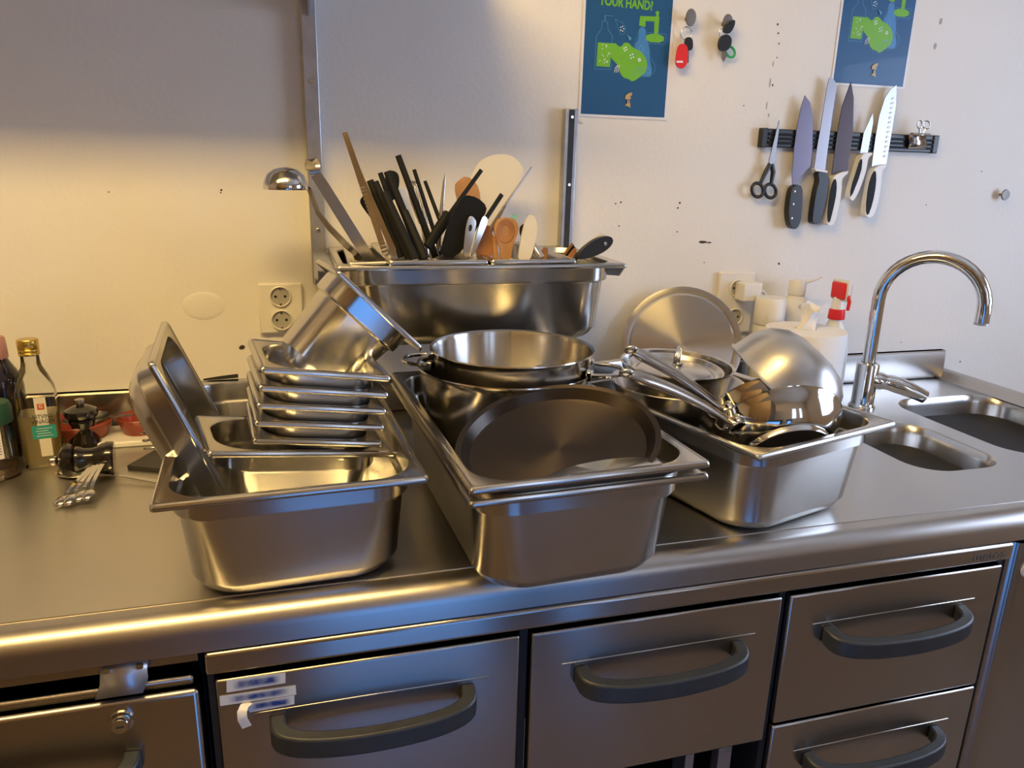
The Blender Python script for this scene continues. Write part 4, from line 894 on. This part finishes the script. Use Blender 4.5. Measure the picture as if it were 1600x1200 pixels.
def curved_label(a0, a1, z0, z1, r, nm, m):
    n = 8; G().loft([[Vector((r*math.cos(a0+(a1-a0)*i/n), r*math.sin(a0+(a1-a0)*i/n), z)) for i in range(n+1)] for z in (z0, z1)], closed=False).build(nm, m, jg, smooth=60)
curved_label(-1.55, -.95, .040, .094, .0289, 'label', 'posterwhite'); curved_label(-2.6, -1.75, .030, .088, .0289, 'label', 'posterwhite')
for k in range(9): curved_label(-1.45, -1.05, .048+.0048*k, .0495+.0048*k, .0291, 'label_line', 'greyink')
for k in range(7): curved_label(-1.95+.025*k, -1.942+.025*k, .045, .078, .0291, 'barcode_bar', 'ink')
# pepper mills
def mill(label, loc_, rot, s=1.0):
    t = thing('pepper_mill', label, 'pepper mill', W(*loc_), rot)
    G().lathe([(0, 0), (.027, 0), (.0285, .003), (.0285, .012), (.026, .017), (.0255, .020), (.022, .026), (.0195, .036), (.0195, .046), (.023, .054), (.0235, .058), (.0225, .060), (0, .060)], 40).build('body', 'mill', t, smooth=40)
    G().lathe([(.020, .0605), (.027, .064), (.0295, .070), (.027, .077), (.016, .083), (.010, .085), (0, .085)], 40).build('head', 'mill', t, smooth=40)
    G().lathe([(.005, .085), (.0085, .088), (.0095, .092), (.008, .097), (.004, .0985), (0, .0985)], 20).build('top_nut', 'tool', t, smooth=50)
    return t
mill('black wooden pepper mill standing upright', (-.530, -.120, 0), (0, 0, 0))
mill('black wooden pepper mill lying on its side', (-.450, -.262, .0290), (0, -1.515, .12))
# terracotta dishes on a white board
tag(G().box((-.62, -.135, .0005), (-.375, -.030, .012)).build('white_board', 'white', bevel=.003, loc=(0, 0, Z0)), 'white plastic board under the red dishes', 'board')
for (x, yy, r, lab) in ((-.545, -.082, .058, 'larger red terracotta dish behind the upright mill'), (-.438, -.075, .042, 'smaller red terracotta dish beside the leaning pan')):
    tag(G().lathe([(0, 0), (r*.78, 0), (r*.82, .003), (r, .026), (r*1.03, .031), (r*1.0, .033), (r*.95, .028), (r*.80, .007), (0, .006)], 44).build('terracotta_dish', 'terra', smooth=45, loc=W(x, yy, .0122)), lab, 'dish', 'red terracotta dishes')
sv = thing('sieve_spoon', 'clear plastic scoop lying across the larger red dish', 'scoop', W(-.53, -.085, .046), (0, -.04, -.25))
G().lathe([(0, -.006), (.032, -.004), (.040, .002), (.0415, .003), (.0395, .004), (.031, -.002), (0, -.004)], 36).build('bowl', 'plasticclear', sv, smooth=50)
G().ribbon([Vector((.036, 0, .002)), Vector((.06, .004, .004)), Vector((.088, .008, .006))], [.010, .012, .016], .002, (0, 1, 0)).build('handle', 'plasticclear', sv, smooth=40)
tag(G().box((-.055, -.045, 0), (.055, .045, .008)).build('slate_board', 'slate', bevel=.001, mtx=Matrix.Translation(W(-.365, -.235, .0006)) @ Matrix.Rotation(-.45, 4, 'Z')), 'dark slate board on the worktop beside the left pan', 'board')
wc = thing('wire_coil', 'small chrome wire coil between red dishes and left pan', 'wire', W(-.402, -.178, .0025))
pts = [Vector((.016*math.cos(a), .012*math.sin(a), .001+.0048*a/1.9)) for a in [i*.5 for i in range(34)]]
G().tube(pts, .0022, 8).build('coil', 'chrome', wc, smooth=60)
# spoons
def spoon(label, base, rotz, L, bw_, tilt=0.0, flip=1, group=None, name='spoon', hw=.013, m='shiny'):
    t = thing(name, label, 'spoon', W(*base), (0, tilt, rotz), group)
    g = G(); n = 24; prof_ = [(0, -.006), (.4, -.0052), (.75, -.003), (1.0, 0)]
    rings = [[Vector((bw_*1.5*f*math.cos(2*PI*i/n)*(1+.12*math.cos(2*PI*i/n)), bw_*f*math.sin(2*PI*i/n), flip*z*bw_/.012+.006)) for i in range(n)] for f, z in prof_[1:]]
    g.loft(rings, cap0=True); g.build('bowl', m, t, solid=.0012, smooth=60)
    G().ribbon([Vector((bw_*1.5, 0, .006)), Vector((bw_*1.5+L*.12, 0, .009)), Vector((bw_*1.5+L*.5, 0, .008)), Vector((bw_*1.5+L, 0, .004))], [.006, .005, .006, hw], .0018, (0, 1, 0)).build('handle', m, t, smooth=60)
    return t
spoon('large steel serving spoon lying in front of the mills', (-.520, -.262, .002), -.46, .155, .020)
for k in range(4):
    spoon('steel teaspoon in the fanned bunch, %s' % ('leftmost', 'second from left', 'second from right', 'rightmost')[k], (-.503+.0125*k, -.388+.003*k-.004*(k % 2), .0025+.0015*k), 1.30+.07*k, .080, .0102, tilt=-.24, flip=-1, group='bunch of teaspoons', name='teaspoon', hw=.0075)
tag(G().lathe([(0, 0), (.006, .001), (.0085, .006), (.0085, .010), (.005, .014), (0, .015)], 20).build('loose_nut', 'tool', smooth=50, loc=W(-.540, -.225, .0003)), 'small loose mill nut beside the lying mill', 'nut')
# black handle lying on the far rim of the left pan
tag(G().tube([P(318,594,-.24)+Vector((0,0,.001)), P(345,591,-.24)+Vector((0,0,.001)), P(372,588,-.24)+Vector((0,0,.001))], [.003, .006, .0065], 10, flat=.5).build('black_handle', 'matte', smooth=60), 'black utensil handle lying on the far rim of the left pan', 'handle')
